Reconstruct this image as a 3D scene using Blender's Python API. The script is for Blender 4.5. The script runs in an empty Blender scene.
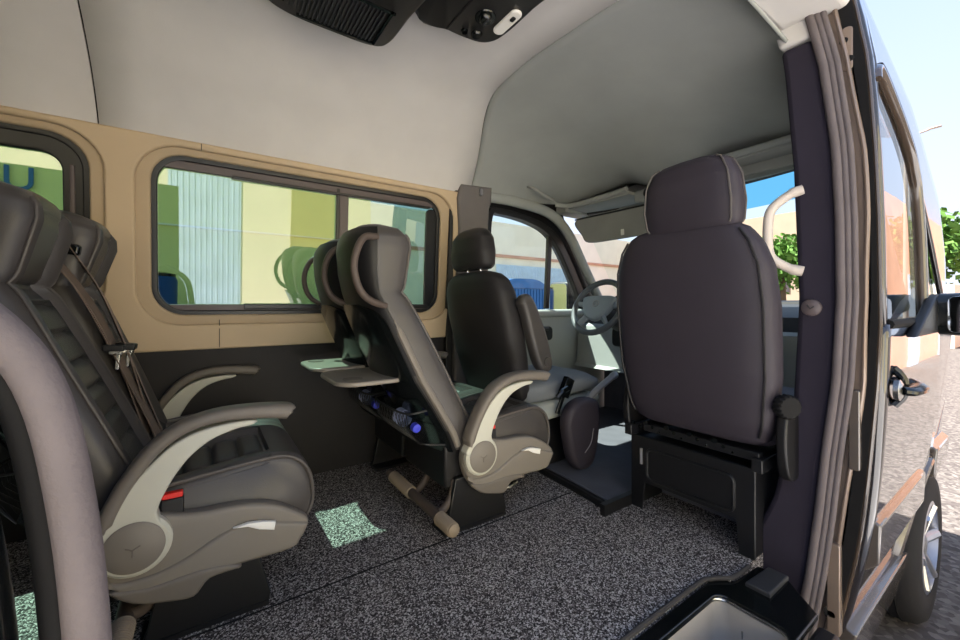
import bpy, bmesh, math, random
from mathutils import Vector, Matrix
random.seed(7)
COL = bpy.context.scene.collection
SC = bpy.context.scene
PI = math.pi

# ---------------------------------------------------------------- materials
def lin(c):
    c = c / 255.0
    return c / 12.92 if c <= 0.04045 else ((c + 0.055) / 1.055) ** 2.4
def rgb(r, g, b):
    return (lin(r), lin(g), lin(b), 1.0)
def mat(name, col, rough=0.6, metal=0.0, spec=0.5, bump=0.0, bscale=200.0, var=0.06, vscale=6.0, coat=0.0):
    m = bpy.data.materials.new(name); m.use_nodes = True
    nt = m.node_tree; b = nt.nodes['Principled BSDF']
    b.inputs['Roughness'].default_value = rough
    b.inputs['Metallic'].default_value = metal
    b.inputs['Specular IOR Level'].default_value = spec
    if coat:
        b.inputs['Coat Weight'].default_value = coat
        b.inputs['Coat Roughness'].default_value = 0.02
    tc = nt.nodes.new('ShaderNodeTexCoord')
    n = nt.nodes.new('ShaderNodeTexNoise'); n.inputs['Scale'].default_value = vscale
    n.inputs['Detail'].default_value = 4
    nt.links.new(tc.outputs['Object'], n.inputs['Vector'])
    r = nt.nodes.new('ShaderNodeValToRGB')
    a, c = 1 - var, 1 + var
    r.color_ramp.elements[0].position = 0.3; r.color_ramp.elements[1].position = 0.7
    r.color_ramp.elements[0].color = (col[0]*a, col[1]*a, col[2]*a, 1)
    r.color_ramp.elements[1].color = (min(1, col[0]*c), min(1, col[1]*c), min(1, col[2]*c), 1)
    nt.links.new(n.outputs['Fac'], r.inputs['Fac'])
    nt.links.new(r.outputs['Color'], b.inputs['Base Color'])
    if bump > 0:
        n2 = nt.nodes.new('ShaderNodeTexNoise'); n2.inputs['Scale'].default_value = bscale
        n2.inputs['Detail'].default_value = 2
        nt.links.new(tc.outputs['Object'], n2.inputs['Vector'])
        bp = nt.nodes.new('ShaderNodeBump'); bp.inputs['Strength'].default_value = bump
        bp.inputs['Distance'].default_value = 0.002
        nt.links.new(n2.outputs['Fac'], bp.inputs['Height'])
        nt.links.new(bp.outputs['Normal'], b.inputs['Normal'])
    return m
def glass(name, tint, ior=1.5, refl=(1, 1, 1, 1)):
    m = bpy.data.materials.new(name); m.use_nodes = True
    nt = m.node_tree; nt.nodes.remove(nt.nodes['Principled BSDF'])
    out = nt.nodes['Material Output']
    t = nt.nodes.new('ShaderNodeBsdfTransparent'); t.inputs['Color'].default_value = tint
    g = nt.nodes.new('ShaderNodeBsdfGlossy'); g.inputs['Roughness'].default_value = 0.0
    g.inputs['Color'].default_value = refl
    fr = nt.nodes.new('ShaderNodeFresnel'); fr.inputs['IOR'].default_value = ior
    mx = nt.nodes.new('ShaderNodeMixShader')
    geo = nt.nodes.new('ShaderNodeNewGeometry')
    mt = nt.nodes.new('ShaderNodeMath'); mt.operation = 'SUBTRACT'; mt.use_clamp = True; mt.inputs[0].default_value = 1.0
    mu = nt.nodes.new('ShaderNodeMath'); mu.operation = 'MULTIPLY'
    nt.links.new(geo.outputs['Backfacing'], mt.inputs[1])
    nt.links.new(fr.outputs['Fac'], mu.inputs[0]); nt.links.new(mt.outputs[0], mu.inputs[1])
    nt.links.new(mu.outputs[0], mx.inputs['Fac'])
    nt.links.new(t.outputs['BSDF'], mx.inputs[1]); nt.links.new(g.outputs['BSDF'], mx.inputs[2])
    nt.links.new(mx.outputs['Shader'], out.inputs['Surface'])
    return m
def speckle(name, cols, scale, rough=0.95, bump=0.6):
    m = bpy.data.materials.new(name); m.use_nodes = True
    nt = m.node_tree; b = nt.nodes['Principled BSDF']
    b.inputs['Roughness'].default_value = rough; b.inputs['Specular IOR Level'].default_value = 0.1
    tc = nt.nodes.new('ShaderNodeTexCoord')
    v = nt.nodes.new('ShaderNodeTexVoronoi'); v.inputs['Scale'].default_value = scale
    nt.links.new(tc.outputs['Object'], v.inputs['Vector'])
    sep = nt.nodes.new('ShaderNodeSeparateColor')
    nt.links.new(v.outputs['Color'], sep.inputs['Color'])
    r = nt.nodes.new('ShaderNodeValToRGB')
    e = r.color_ramp.elements
    while len(e) < len(cols): e.new(0.5)
    for i, (p, c) in enumerate(cols):
        e[i].position = p; e[i].color = c
    nt.links.new(sep.outputs['Red'], r.inputs['Fac'])
    nt.links.new(r.outputs['Color'], b.inputs['Base Color'])
    if bump:
        bp = nt.nodes.new('ShaderNodeBump'); bp.inputs['Strength'].default_value = bump
        bp.inputs['Distance'].default_value = 0.003
        nt.links.new(sep.outputs['Green'], bp.inputs['Height'])
        nt.links.new(bp.outputs['Normal'], b.inputs['Normal'])
    return m
def corrugated(name, c1, c2, scale):
    m = mat(name, c1, 0.6, var=0.1, vscale=2.0)
    return m

M = {}
M['headliner'] = mat('headliner', rgb(204, 200, 196), 0.95, spec=0.1, bump=0.25, bscale=500, var=0.03)
M['cabliner'] = mat('cab_liner', rgb(152, 154, 150), 0.9, spec=0.15, bump=0.15, bscale=400, var=0.04)
M['beige'] = mat('beige_panel', rgb(192, 170, 140), 0.55, spec=0.35, bump=0.1, bscale=600, var=0.03)
M['beige_deep'] = mat('beige_molding', rgb(178, 157, 128), 0.55, spec=0.35, var=0.03)
M['darkwall'] = mat('dark_vinyl', rgb(38, 35, 35), 0.6, spec=0.3, bump=0.2, bscale=300, var=0.08)
M['carpet'] = speckle('carpet', [(0.0, rgb(38, 35, 35)), (0.4, rgb(68, 63, 62)), (0.65, rgb(120, 113, 111)), (0.95, rgb(196, 190, 186))], 280)
M['seam'] = mat('carpet_binding', rgb(58, 54, 52), 0.9, var=0.1)
M['leather'] = mat('taupe_leather', rgb(71, 67, 65), 0.40, spec=0.45, bump=0.2, bscale=350, var=0.06)
M['leather_dark'] = mat('dark_leather', rgb(62, 59, 57), 0.38, spec=0.45, bump=0.35, bscale=700, var=0.06)
M['piping'] = mat('grey_piping', rgb(80, 74, 70), 0.5)
M['shell'] = mat('taupe_plastic', rgb(120, 113, 104), 0.5, spec=0.4, bump=0.08, bscale=700, var=0.03)
M['shell_dark'] = mat('taupe_plastic_dark', rgb(106, 99, 91), 0.5, spec=0.4, var=0.03)
M['cream'] = mat('cream_plastic', rgb(186, 184, 170), 0.45, spec=0.4, var=0.02)
M['white'] = mat('white_plastic', rgb(232, 230, 224), 0.4)
M['black'] = mat('black_plastic', rgb(22, 21, 22), 0.45, spec=0.4, bump=0.1, bscale=500, var=0.1)
M['blackgloss'] = mat('gloss_black_plastic', rgb(12, 15, 15), 0.16, spec=0.5, var=0.1)
M['blackmetal'] = mat('black_steel', rgb(20, 20, 22), 0.38, spec=0.5, var=0.1)
M['fabric'] = mat('charcoal_leatherette', rgb(52, 47, 54), 0.55, spec=0.3, bump=0.3, bscale=450, var=0.06)
M['fabric_blk'] = mat('black_leatherette', rgb(34, 32, 33), 0.55, spec=0.3, bump=0.25, bscale=450, var=0.08)
M['seatgrey'] = mat('grey_seat_cloth', rgb(112, 116, 120), 0.7, spec=0.25, bump=0.3, bscale=500)
M['pillarcloth'] = mat('pillar_trim_cloth', rgb(48, 44, 54), 0.85, spec=0.15, bump=0.3, bscale=600, var=0.06)
M['seal'] = mat('rubber_seal', rgb(98, 90, 90), 0.75, spec=0.25, bump=0.4, bscale=260, var=0.08, vscale=14)
M['rubber'] = mat('black_rubber', rgb(24, 23, 23), 0.8, spec=0.2, var=0.1)
M['winframe'] = mat('window_rubber', rgb(26, 24, 25), 0.35, spec=0.45, var=0.08)
M['track'] = mat('window_track', rgb(88, 78, 78), 0.4, spec=0.4)
M['steel'] = mat('bright_steel', rgb(196, 196, 194), 0.25, metal=1.0, var=0.03)
M['silver'] = mat('silver_trim', rgb(150, 148, 150), 0.35, metal=0.6, var=0.05)
M['red'] = mat('red_plastic', rgb(214, 34, 24), 0.35)
M['grip'] = mat('grip_rubber', rgb(136, 121, 103), 0.6, spec=0.3)
M['gripbrown'] = mat('foot_bar_sleeve', rgb(84, 73, 66), 0.5, spec=0.3)
M['traygrey'] = mat('tray_plastic', rgb(128, 120, 110), 0.4, spec=0.45, var=0.03)
M['belt'] = mat('belt_webbing', rgb(112, 98, 88), 0.8, spec=0.2, bump=0.4, bscale=700)
M['dash'] = mat('dash_grey', rgb(150, 154, 150), 0.6, spec=0.3, bump=0.15, bscale=500, var=0.04)
M['pillargrey'] = mat('pillar_grey', rgb(104, 99, 97), 0.6, spec=0.3, bump=0.1, bscale=500)
M['dashdark'] = mat('dash_charcoal', rgb(50, 50, 52), 0.6, spec=0.3, bump=0.2, bscale=500)
M['wheelgrey'] = mat('steering_grey', rgb(88, 93, 96), 0.5, spec=0.35, var=0.05)
M['hub'] = mat('steering_hub', rgb(136, 146, 152), 0.5, spec=0.35, var=0.04)
M['mat'] = mat('cab_rubber_mat', rgb(84, 84, 90), 0.75, spec=0.25, bump=0.5, bscale=160, var=0.12, vscale=9)
M['jamb'] = mat('taupe_body_paint', rgb(140, 122, 108), 0.28, metal=0.35, spec=0.5, var=0.03, coat=0.6)
M['paint'] = mat('dark_body_paint', rgb(34, 30, 30), 0.12, spec=0.6, var=0.03, coat=1.0)
M['sidemold'] = mat('body_side_moulding', rgb(84, 76, 70), 0.2, spec=0.6, coat=1.0)
M['winpost'] = mat('gloss_window_frame', rgb(70, 58, 48), 0.12, spec=0.6, coat=1.0)
M['stepmetal'] = mat('step_steel', rgb(176, 168, 158), 0.42, metal=0.0, var=0.1)
M['tyre'] = mat('tyre_rubber', rgb(40, 38, 38), 0.85, spec=0.2, bump=0.3, bscale=60)
M['alloy'] = mat('alloy_rim', rgb(190, 190, 196), 0.3, metal=0.9)
M['handlecream'] = mat('cream_handle', rgb(206, 194, 182), 0.5, spec=0.35, var=0.03)
M['blue'] = mat('blue_cap', rgb(50, 58, 190), 0.4)
M['label'] = mat('bottle_label', rgb(165, 172, 205), 0.5, var=0.3, vscale=60)
M['asphalt'] = speckle('asphalt', [(0.0, rgb(77, 71, 68)), (0.4, rgb(93, 86, 82)), (0.7, rgb(105, 99, 93)), (1.0, rgb(122, 114, 108))], 40, bump=0.3)
M['bounce_slab'] = mat('pale_bounce_slab', rgb(214, 210, 208), 0.9, spec=0.15, var=0.08, vscale=2.0)  # pale tone for the added ground slab that throws sunlight into the cabin
M['facade_shade'] = mat('facade_shade_tone', rgb(178, 160, 92), 0.9, spec=0.1, var=0.06)  # olive tone standing in for shade on the cream facade
M['wallcream'] = mat('cream_render', rgb(246, 234, 196), 0.9, spec=0.1, var=0.05, vscale=1.5)
M['wallgreen'] = mat('pale_green_render', rgb(244, 232, 150), 0.9, spec=0.1, var=0.05, vscale=1.2)
M['wallorange'] = mat('orange_render', rgb(206, 156, 128), 0.9, spec=0.1, var=0.12, vscale=1.5)
M['wallbeige'] = mat('beige_render', rgb(246, 236, 214), 0.9, spec=0.1, var=0.06, vscale=1.0)
M['bluedoor'] = mat('pale_blue_sheet', rgb(190, 210, 226), 0.55, spec=0.3, var=0.08, vscale=3)
M['wallpeach'] = mat('peach_render', rgb(196, 170, 146), 0.9, spec=0.1, var=0.06, vscale=1.0)
M['bluebin'] = mat('blue_painted_sheet', rgb(52, 108, 170), 0.5, spec=0.3, var=0.08)
M['bluebar'] = mat('dark_blue_barrel', rgb(22, 66, 120), 0.45, spec=0.3)
M['leaf'] = mat('leaves', rgb(92, 128, 56), 0.8, spec=0.2, var=0.3, vscale=4)
M['bark'] = mat('bark', rgb(92, 78, 62), 0.9, var=0.2)
M['pole'] = mat('lamp_pole', rgb(196, 182, 170), 0.5)
M['visor'] = mat('sun_visor_vinyl', rgb(142, 142, 138), 0.7, spec=0.2, bump=0.2, bscale=500)
M['glass_green'] = glass('green_tinted_glass', (0.48, 0.64, 0.575, 1), 2.25)
M['glass_clear'] = glass('clear_glass', (0.86, 0.93, 0.90, 1), 1.45)
M['glass_band'] = glass('blue_shade_band', (0.18, 0.55, 0.75, 1), 1.45)
M['glass_dark'] = glass('dark_door_glass', (0.42, 0.46, 0.46, 1), 1.7)
M['pet'] = glass('clear_bottle_plastic', (0.72, 0.76, 0.80, 1), 1.6)
M['lens'] = mat('lamp_lens', rgb(226, 222, 214), 0.35)
M['mirrorglass'] = mat('mirror_glass', rgb(232, 236, 240), 0.03, metal=1.0, var=0.0)
M['letter'] = mat('blue_lettering', rgb(70, 110, 150), 0.7)

# ---------------------------------------------------------------- mesh helpers
def cr(pts, n=6, closed=False):
    """Catmull-Rom through the points"""
    P = [Vector(p) for p in pts]; out = []
    N = len(P); segs = N if closed else N - 1
    for i in range(segs):
        if closed:
            a, b, c, d = P[(i-1) % N], P[i], P[(i+1) % N], P[(i+2) % N]
        else:
            b, c = P[i], P[i+1]
            a = P[i-1] if i > 0 else b + (b - c)
            d = P[i+2] if i + 2 < N else c + (c - b)
        for k in range(n):
            t = k / n
            out.append(0.5 * ((2*b) + (c-a)*t + (2*a-5*b+4*c-d)*t*t + (-a+3*b-3*c+d)*t**3))
    if not closed: out.append(P[-1].copy())
    return out
def rrect(x0, y0, x1, y1, r, n=6):
    out = []
    for cx, cy, a0 in ((x1-r, y1-r, 0), (x0+r, y1-r, 90), (x0+r, y0+r, 180), (x1-r, y0+r, 270)):
        for k in range(n+1):
            a = math.radians(a0 + 90*k/n)
            out.append((cx + r*math.cos(a), cy + r*math.sin(a)))
    return out
def sell(a, b, p, n=32):
    out = []
    for k in range(n):
        t = 2*PI*k/n; c, s = math.cos(t), math.sin(t)
        out.append((a*math.copysign(abs(c)**(2/p), c), b*math.copysign(abs(s)**(2/p), s)))
    return out
def lerp(tab, s):
    """piecewise smooth interpolation in a table of rows sorted by column 0"""
    if s <= tab[0][0]: return tab[0][1:]
    for i in range(len(tab)-1):
        a, b = tab[i], tab[i+1]
        if s <= b[0]:
            t = (s - a[0]) / (b[0] - a[0])
            return tuple(x + (y-x)*t for x, y in zip(a[1:], b[1:]))
    return tab[-1][1:]
def sstep(a, b, x):
    t = max(0, min(1, (x-a)/(b-a))); return t*t*(3-2*t)

MIR = [False]
class MB:
    def __init__(s): s.bm = bmesh.new(); s.wn = False
    def loft(s, rings, cap=True, closed=True):
        vs = [[s.bm.verts.new(p) for p in r] for r in rings]
        n = len(vs[0])
        for a, b in zip(vs, vs[1:]):
            for k in range(n if closed else n-1):
                j = (k+1) % n
                try: s.bm.faces.new((a[k], a[j], b[j], b[k]))
                except ValueError: pass
        if cap and closed:
            s.bm.faces.new(list(reversed(vs[0]))); s.bm.faces.new(vs[-1])
        return s
    def tube(s, pts, r, n=10, cap=True, flat=1.0, up=None, closed=False):
        P = [Vector(p) for p in pts]; N = len(P)
        rad = r if isinstance(r, (list, tuple)) else [r]*N
        rings = []; u = None
        for i, p in enumerate(P):
            if closed: d = (P[(i+1) % N] - P[i-1])
            else: d = (P[min(i+1, N-1)] - P[max(i-1, 0)])
            d.normalize()
            if u is None:
                ref = Vector(up) if up else (Vector((0, 0, 1)) if abs(d.z) < 0.9 else Vector((1, 0, 0)))
                u = (ref - d*ref.dot(d)).normalized()
            else:
                u = (u - d*u.dot(d)).normalized()
            w = d.cross(u)
            rings.append([p + rad[i]*(math.cos(2*PI*k/n)*u + flat*math.sin(2*PI*k/n)*w) for k in range(n)])
        if closed: rings.append(rings[0]); 
        if closed:
            vs = [[s.bm.verts.new(p) for p in rr] for rr in rings[:-1]]
            for i in range(N):
                a, b = vs[i], vs[(i+1) % N]
                for k in range(n):
                    s.bm.faces.new((a[k], a[(k+1) % n], b[(k+1) % n], b[k]))
        else: s.loft(rings, cap)
        return s
    def box(s, x0, x1, y0, y1, z0, z1, M4=None):
        vs = [s.bm.verts.new((x, y, z)) for x in (x0, x1) for y in (y0, y1) for z in (z0, z1)]
        if M4:
            for v in vs: v.co = M4 @ v.co
        for f in ((0,1,3,2), (4,6,7,5), (0,4,5,1), (2,3,7,6), (0,2,6,4), (1,5,7,3)):
            s.bm.faces.new([vs[i] for i in f])
        return s
    def lathe(s, prof, o, axis, n=24):
        ax = Vector(axis).normalized(); ref = Vector((0, 0, 1)) if abs(ax.z) < 0.9 else Vector((1, 0, 0))
        u = (ref - ax*ref.dot(ax)).normalized(); w = ax.cross(u); o = Vector(o)
        rings = [[o + ax*h + r*(math.cos(2*PI*k/n)*u + math.sin(2*PI*k/n)*w) for k in range(n)] for r, h in prof]
        return s.loft(rings)
    def plate(s, outer, holes, th, bev, fn):
        """outline (with holes) extruded to th with rounded edges; fn maps (u, v, w) into the world"""
        cu = bpy.data.curves.new('t', 'CURVE'); cu.dimensions = '2D'; cu.fill_mode = 'BOTH'
        for pl in [outer] + list(holes or []):
            sp = cu.splines.new('POLY'); sp.points.add(len(pl)-1)
            for q, p in zip(sp.points, pl): q.co = (p[0], p[1], 0, 1)
            sp.use_cyclic_u = True
        cu.extrude = max(1e-4, th/2 - bev); cu.bevel_depth = bev; cu.bevel_resolution = 2; cu.offset = -bev
        ob = bpy.data.objects.new('t', cu); COL.objects.link(ob)
        dg = bpy.context.evaluated_depsgraph_get(); dg.update()
        me = bpy.data.meshes.new_from_object(ob.evaluated_get(dg))
        bpy.data.objects.remove(ob); bpy.data.curves.remove(cu)
        b2 = bmesh.new(); b2.from_mesh(me); bpy.data.meshes.remove(me)
        bmesh.ops.remove_doubles(b2, verts=b2.verts, dist=1e-5)
        vm = {v: s.bm.verts.new(fn(*v.co)) for v in b2.verts}
        for f in b2.faces:
            try: s.bm.faces.new([vm[v] for v in f.verts])
            except ValueError: pass
        b2.free(); s.wn = True; return s
    def grid(s, fn, nu, nv, th=None):
        """fn(u,v) -> point, u,v in 0..1"""
        vs = [[s.bm.verts.new(fn(i/nu, j/nv)) for j in range(nv+1)] for i in range(nu+1)]
        for i in range(nu):
            for j in range(nv):
                s.bm.faces.new((vs[i][j], vs[i+1][j], vs[i+1][j+1], vs[i][j+1]))
        return s
    def build(s, name, m, parent=None, bevel=0.0, solid=0.0, ang=38, sub=0):
        if MIR[0]:
            for v in s.bm.verts: v.co.y = -v.co.y
        bmesh.ops.recalc_face_normals(s.bm, faces=s.bm.faces)
        me = bpy.data.meshes.new(name); s.bm.to_mesh(me); s.bm.free()
        for p in me.polygons: p.use_smooth = True
        me.set_sharp_from_angle(angle=math.radians(ang))
        me.materials.append(M[m] if isinstance(m, str) else m)
        o = bpy.data.objects.new(name, me); COL.objects.link(o)
        if parent is not None: o.parent = parent
        if solid:
            md = o.modifiers.new('solid', 'SOLIDIFY'); md.thickness = solid; md.offset = 0
        if bevel:
            md = o.modifiers.new('bevel', 'BEVEL'); md.width = bevel; md.segments = 3; md.limit_method = 'ANGLE'
            md.angle_limit = math.radians(40); md.harden_normals = False
        if s.wn:
            md = o.modifiers.new('wn', 'WEIGHTED_NORMAL'); md.keep_sharp = True; md.weight = 90
        if sub:
            md = o.modifiers.new('sub', 'SUBSURF'); md.levels = sub; md.render_levels = sub
        return o
def XZ(y0):            # plate drawn in x,z; thickness along y around y0
    return lambda u, v, w: (u, y0 + w, v)
def YZ(x0):
    return lambda u, v, w: (x0 + w, u, v)
def XY(z0):
    return lambda u, v, w: (u, v, z0 + w)
def tag(o, label, cat, group=None):
    o['label'] = label; o['category'] = cat
    if group: o['group'] = group
    return o
def thing(name, label, cat, loc=(0, 0, 0), group=None):
    o = bpy.data.objects.new(name, None); COL.objects.link(o); o.location = loc
    o.empty_display_size = 0.1
    return tag(o, label, cat, group)
def struct(o):
    o['kind'] = 'structure'; return o
def sroot(name, loc=(0, 0, 0)):
    o = bpy.data.objects.new(name, None); COL.objects.link(o); o.location = loc
    o.empty_display_size = 0.1
    return struct(o)
def dup(root, loc, label):
    r = root.copy(); COL.objects.link(r); r.location = loc; r['label'] = label
    for ch in list(root.children):
        c = ch.copy(); COL.objects.link(c); c.parent = r
        for g in list(ch.children):
            d = g.copy(); COL.objects.link(d); d.parent = c
    return r

# ================================================================= SETTING
XR = -2.6                                   # rear end of the passenger room
# ---- floor
f = MB()
f.box(XR, 3.0, -0.655, 0.86, -0.05, 0.0)
f.box(1.34, 1.62, -0.70, -0.655, -0.05, 0.0); f.box(1.62, 3.0, -0.88, -0.655, -0.05, 0.0)
f.box(XR, -0.05, -0.86, -0.655, -0.05, 0.0)
struct(f.build('floor', 'carpet'))
sm = MB()
sm.box(XR, 1.38, -0.018, -0.012, -0.001, 0.0012)
struct(sm.build('trim_1', 'rubber'))
eb = MB(); eb.tube(cr([(-0.05, -0.652, 0.002), (0.6, -0.652, 0.002), (1.2, -0.652, 0.002), (1.30, -0.665, 0.002), (1.36, -0.70, 0.002), (1.46, -0.705, 0.002)], 6), 0.007, 8)
struct(eb.build('trim_2', 'seam'))
cf = MB()
cf.plate([(1.40, -0.215), (1.44, 0.30), (1.44, 0.84), (3.0, 0.84), (3.0, -0.84), (1.72, -0.84), (1.72, -0.215)], None, 0.06, 0.012, XY(0.0))
struct(cf.build('floor_cab', 'mat'))
lip = MB(); lip.tube([(1.385, -0.225, 0.012), (1.41, 0.0, 0.012), (1.425, 0.30, 0.012), (1.425, 0.84, 0.012)], 0.02, 8)
lip.box(1.33, 1.55, -0.238, -0.215, 0.0, 0.045)
struct(lip.build('trim_3', 'black'))

# ---- left wall: dark lower part, beige upper part with the window openings
wl = sroot('wall_left')
d = MB(); d.box(XR, 1.22, 0.858, 0.90, 0.0, 0.685)
d.build('lower_panel', 'darkwall', wl)
def tilt(off):          # beige panel leans in towards the roof
    return lambda u, v, w: (u, 0.852 - (v-0.66)*0.068 + off + w, v)
W2 = (-0.225, 0.77, 1.235, 1.510, 0.15)       # outer edge of the window moulding
W2i = (-0.178, 0.812, 1.16, 1.482, 0.115)
W1 = (-1.70, 0.79, -0.315, 1.515, 0.15)
W1i = (-1.66, 0.83, -0.36, 1.49, 0.12)
b = MB(); b.plate([(XR, 0.66), (1.24, 0.66), (1.27, 0.74), (1.275, 1.54), (XR, 1.54)], [rrect(*W2, 8), rrect(*W1, 8)], 0.03, 0.010, tilt(0.0))
b.build('beige_panel', 'beige', wl)
b = MB(); b.plate(rrect(W2[0]-.02, W2[1]-.02, W2[2]+.02, W2[3]+.012, .16, 8), [rrect(*W2i, 8)], 0.03, 0.010, tilt(0.022)); b.build('window_moulding', 'beige_deep', wl)
b = MB(); b.plate(rrect(W1[0]-.02, W1[1]-.02, W1[2]+.02, W1[3]+.012, .16, 8), [rrect(*W1i, 8)], 0.03, 0.010, tilt(0.022)); b.build('window_moulding', 'beige_deep', wl)
for xx, z0, z1 in ((0.055, 0.668, 0.79), (-0.01, 1.508, 1.535), (-0.62, 1.517, 1.535)):
    b = MB(); b.box(xx, xx+0.003, 0.8355-(((z0+z1)/2)-0.66)*0.068, 0.8405-(((z0+z1)/2)-0.66)*0.068, z0, z1); b.build('panel_joint', 'seam', wl)

def side_window(name, o, slider):
    r = sroot(name)
    x0, z0, x1, z1, rad = o
    m = MB(); m.plate(rrect(x0-.012, z0-.012, x1+.012, z1+.012, rad+.012, 8), [rrect(x0+.02, z0+.02, x1-.02, z1-.02, rad-.015, 8)], 0.02, 0.006, tilt(0.03)); m.build('window_frame', 'winframe', r)
    m = MB(); m.plate(rrect(x0+.005, z0+.005, x1-.005, z1-.005, rad-.005, 8), None, 0.004, 0.0005, tilt(0.045)); m.build('pane', 'glass_green', r)
    if slider:
        m = MB(); m.plate([(x0+.02, z1-.055), (x1-.05, z1-.055), (x1-.05, z1-.02), (x0+.05, z1-.02)], None, 0.02, 0.004, tilt(0.032)); m.build('upper_track', 'track', r)
        m = MB(); m.plate([(x0+.28, z1-.062), (x1-.07, z1-.062), (x1-.07, z1-.05), (x0+.28, z1-.05)], None, 0.026, 0.003, tilt(0.026)); m.build('slide_rail', 'winframe', r)
        m = MB(); m.plate([(x0+.06, z0+.018), (x1-.06, z0+.018), (x1-.06, z0+.045), (x0+.06, z0+.045)], None, 0.02, 0.004, tilt(0.032)); m.build('lower_track', 'track', r)
        m = MB(); m.plate([(x0+.33, z0+.024), (x1-.06, z0+.024), (x1-.06, z0+.048), (x0+.33, z0+.048)], None, 0.024, 0.004, tilt(0.026)); m.build('slide_rail', 'winframe', r)
        m = MB(); m.plate([(0.575, z0+.03), (0.622, z0+.03), (0.622, z1-.03), (0.575, z1-.03)], None, 0.02, 0.004, tilt(0.034)); m.build('mullion', 'track', r)
        m = MB(); m.plate([(0.560, z0+.03), (0.577, z0+.03), (0.577, z1-.03), (0.560, z1-.03)], None, 0.024, 0.004, tilt(0.032)); m.build('mullion_seal', 'winframe', r)
        m = MB(); m.plate(rrect(x1-.085, z0+.03, x1-.02, z1-.06, .03), [rrect(x1-.14, z0+.05, x1-.045, z1-.085, .04)] if False else None, 0.016, 0.004, tilt(0.036)); m.build('end_frame', 'winframe', r)
    else:
        m = MB(); m.plate(rrect(x0+.01, z0+.01, x1-.01, z1-.01, rad-.01, 8), [rrect(x0+.06, z0+.05, x1-.075, z1-.075, rad-.06, 8)], 0.02, 0.006, tilt(0.034)); m.build('inner_frame', 'winframe', r)
        m = MB(); m.plate(rrect(x1-.055, z0+.09, x1-.04, z1-.11, .005), None, 0.02, 0.004, tilt(0.026)); m.build('slide_rail', 'track', r)
    return r
side_window('window_1', W1i, False)
side_window('window_2', W2i, True)

# ---- ceiling: one curved headliner, split by a thin joint, then the cab roof
PROF = [(0.80, 1.53), (0.775, 1.575), (0.735, 1.63), (0.68, 1.69), (0.60, 1.755), (0.50, 1.82), (0.40, 1.868), (0.28, 1.90), (0.14, 1.918), (0, 1.925)]
prof = [Vector((p[0], p[1], 0)) for p in PROF]
PS = cr(prof, 4)
PSR = cr([Vector(p) for p in [(-0.14, 1.918, 0), (-0.30, 1.908, 0), (-0.45, 1.893, 0), (-0.58, 1.872, 0), (-0.68, 1.84, 0), (-0.735, 1.80, 0), (-0.755, 1.77, 0)]], 4)
PSF = [(p.x, p.y) for p in PS] + [(p.x, p.y) for p in PSR]
def xfront(y):
    return 1.165 + 0.185*sstep(0.22, 0.80, y)**1.1
def ceil_strip(name, xa, xb, off=0.0):
    m = MB()
    n = 10
    m.grid(lambda u, v: (lambda q: (xa(q[0]) + (xb(q[0]) - xa(q[0]))*u, q[0], q[1] + off))(PSF[round(v*(len(PSF)-1))]), n, len(PSF)-1)
    return m
ce = sroot('ceiling')
ceil_strip('c', lambda y: XR, lambda y: -0.332).build('rear_headliner', 'headliner', ce, solid=0.012)
ceil_strip('c', lambda y: -0.327, lambda y: xfront(y)-0.003).build('headliner', 'headliner', ce, solid=0.012)
ceil_strip('c', lambda y: -0.36, lambda y: -0.30, 0.012).build('joint_backing', 'seam', ce, solid=0.006)
ceil_strip('c', lambda y: xfront(y)-0.03, lambda y: xfront(y)+0.03, 0.012).build('joint_backing', 'seam', ce, solid=0.006)
# cab roof: from the joint down to the header above the windscreen
XE = 2.33
def cabfn(u, v):
    y, z = PSF[round(v*(len(PSF)-1))]
    xa = xfront(y) + 0.003
    t = u
    ye = y*(0.80/0.80)
    ze = 1.665 - 0.07*sstep(0.3, 0.8, abs(y))
    zz = z + (ze - z)*(0.15*t + 0.85*sstep(0.0, 1.0, t)*t**0.35)
    yy = y + (math.copysign(min(0.80, abs(y)*1.0 + 0.12*t*abs(y)), y) - y)*t
    tail = max(0, (-0.70-y)/0.055)*sstep(1.60, 1.80, xa + (XE - xa)*t); zz -= 0.10*tail; yy -= 0.05*tail
    bump = 0.075*math.exp(-((y-0.03)/0.20)**4)*sstep(0.62, 1.0, t)
    return (xa + (XE-0.10*sstep(0.4, 0.8, abs(y)) - xa)*t, yy, zz - bump)
m = MB(); m.grid(cabfn, 24, len(PSF)-1); m.build('cab_headliner', 'cabliner', ce, solid=0.01)
# shelf above the windscreen
m = MB(); m.box(2.20, 2.47, 0.26, 0.80, 1.555, 1.575); m.box(2.45, 2.47, 0.26, 0.80, 1.575, 1.70); m.box(2.20, 2.47, 0.79, 0.81, 1.555, 1.68); m.box(2.16, 2.47, 0.76, 0.88, 1.535, 1.585); m.build('shelf_tray', 'visor', ce, bevel=0.004)
m = MB(); m.tube(cr([(2.10, 0.80, 1.585), (2.18, 0.72, 1.575), (2.195, 0.5, 1.58), (2.195, 0.27, 1.587)], 6), 0.017, 10); m.build('shelf_lip', 'cabliner', ce)
m = MB(); m.box(2.20, 2.47, -0.80, -0.18, 1.585, 1.605); m.box(2.45, 2.47, -0.80, -0.18, 1.605, 1.72); m.build('shelf_tray', 'visor', ce, bevel=0.004)
m = MB(); m.tube(cr([(2.12, -0.80, 1.62), (2.18, -0.72, 1.615), (2.195, -0.5, 1.612), (2.195, -0.18, 1.612)], 6), 0.017, 10); m.build('shelf_lip', 'cabliner', ce)
m = MB(); m.box(2.46, 2.50, -0.82, 0.82, 1.545, 1.74); m.build('header_panel', 'cabliner', ce)
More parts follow.
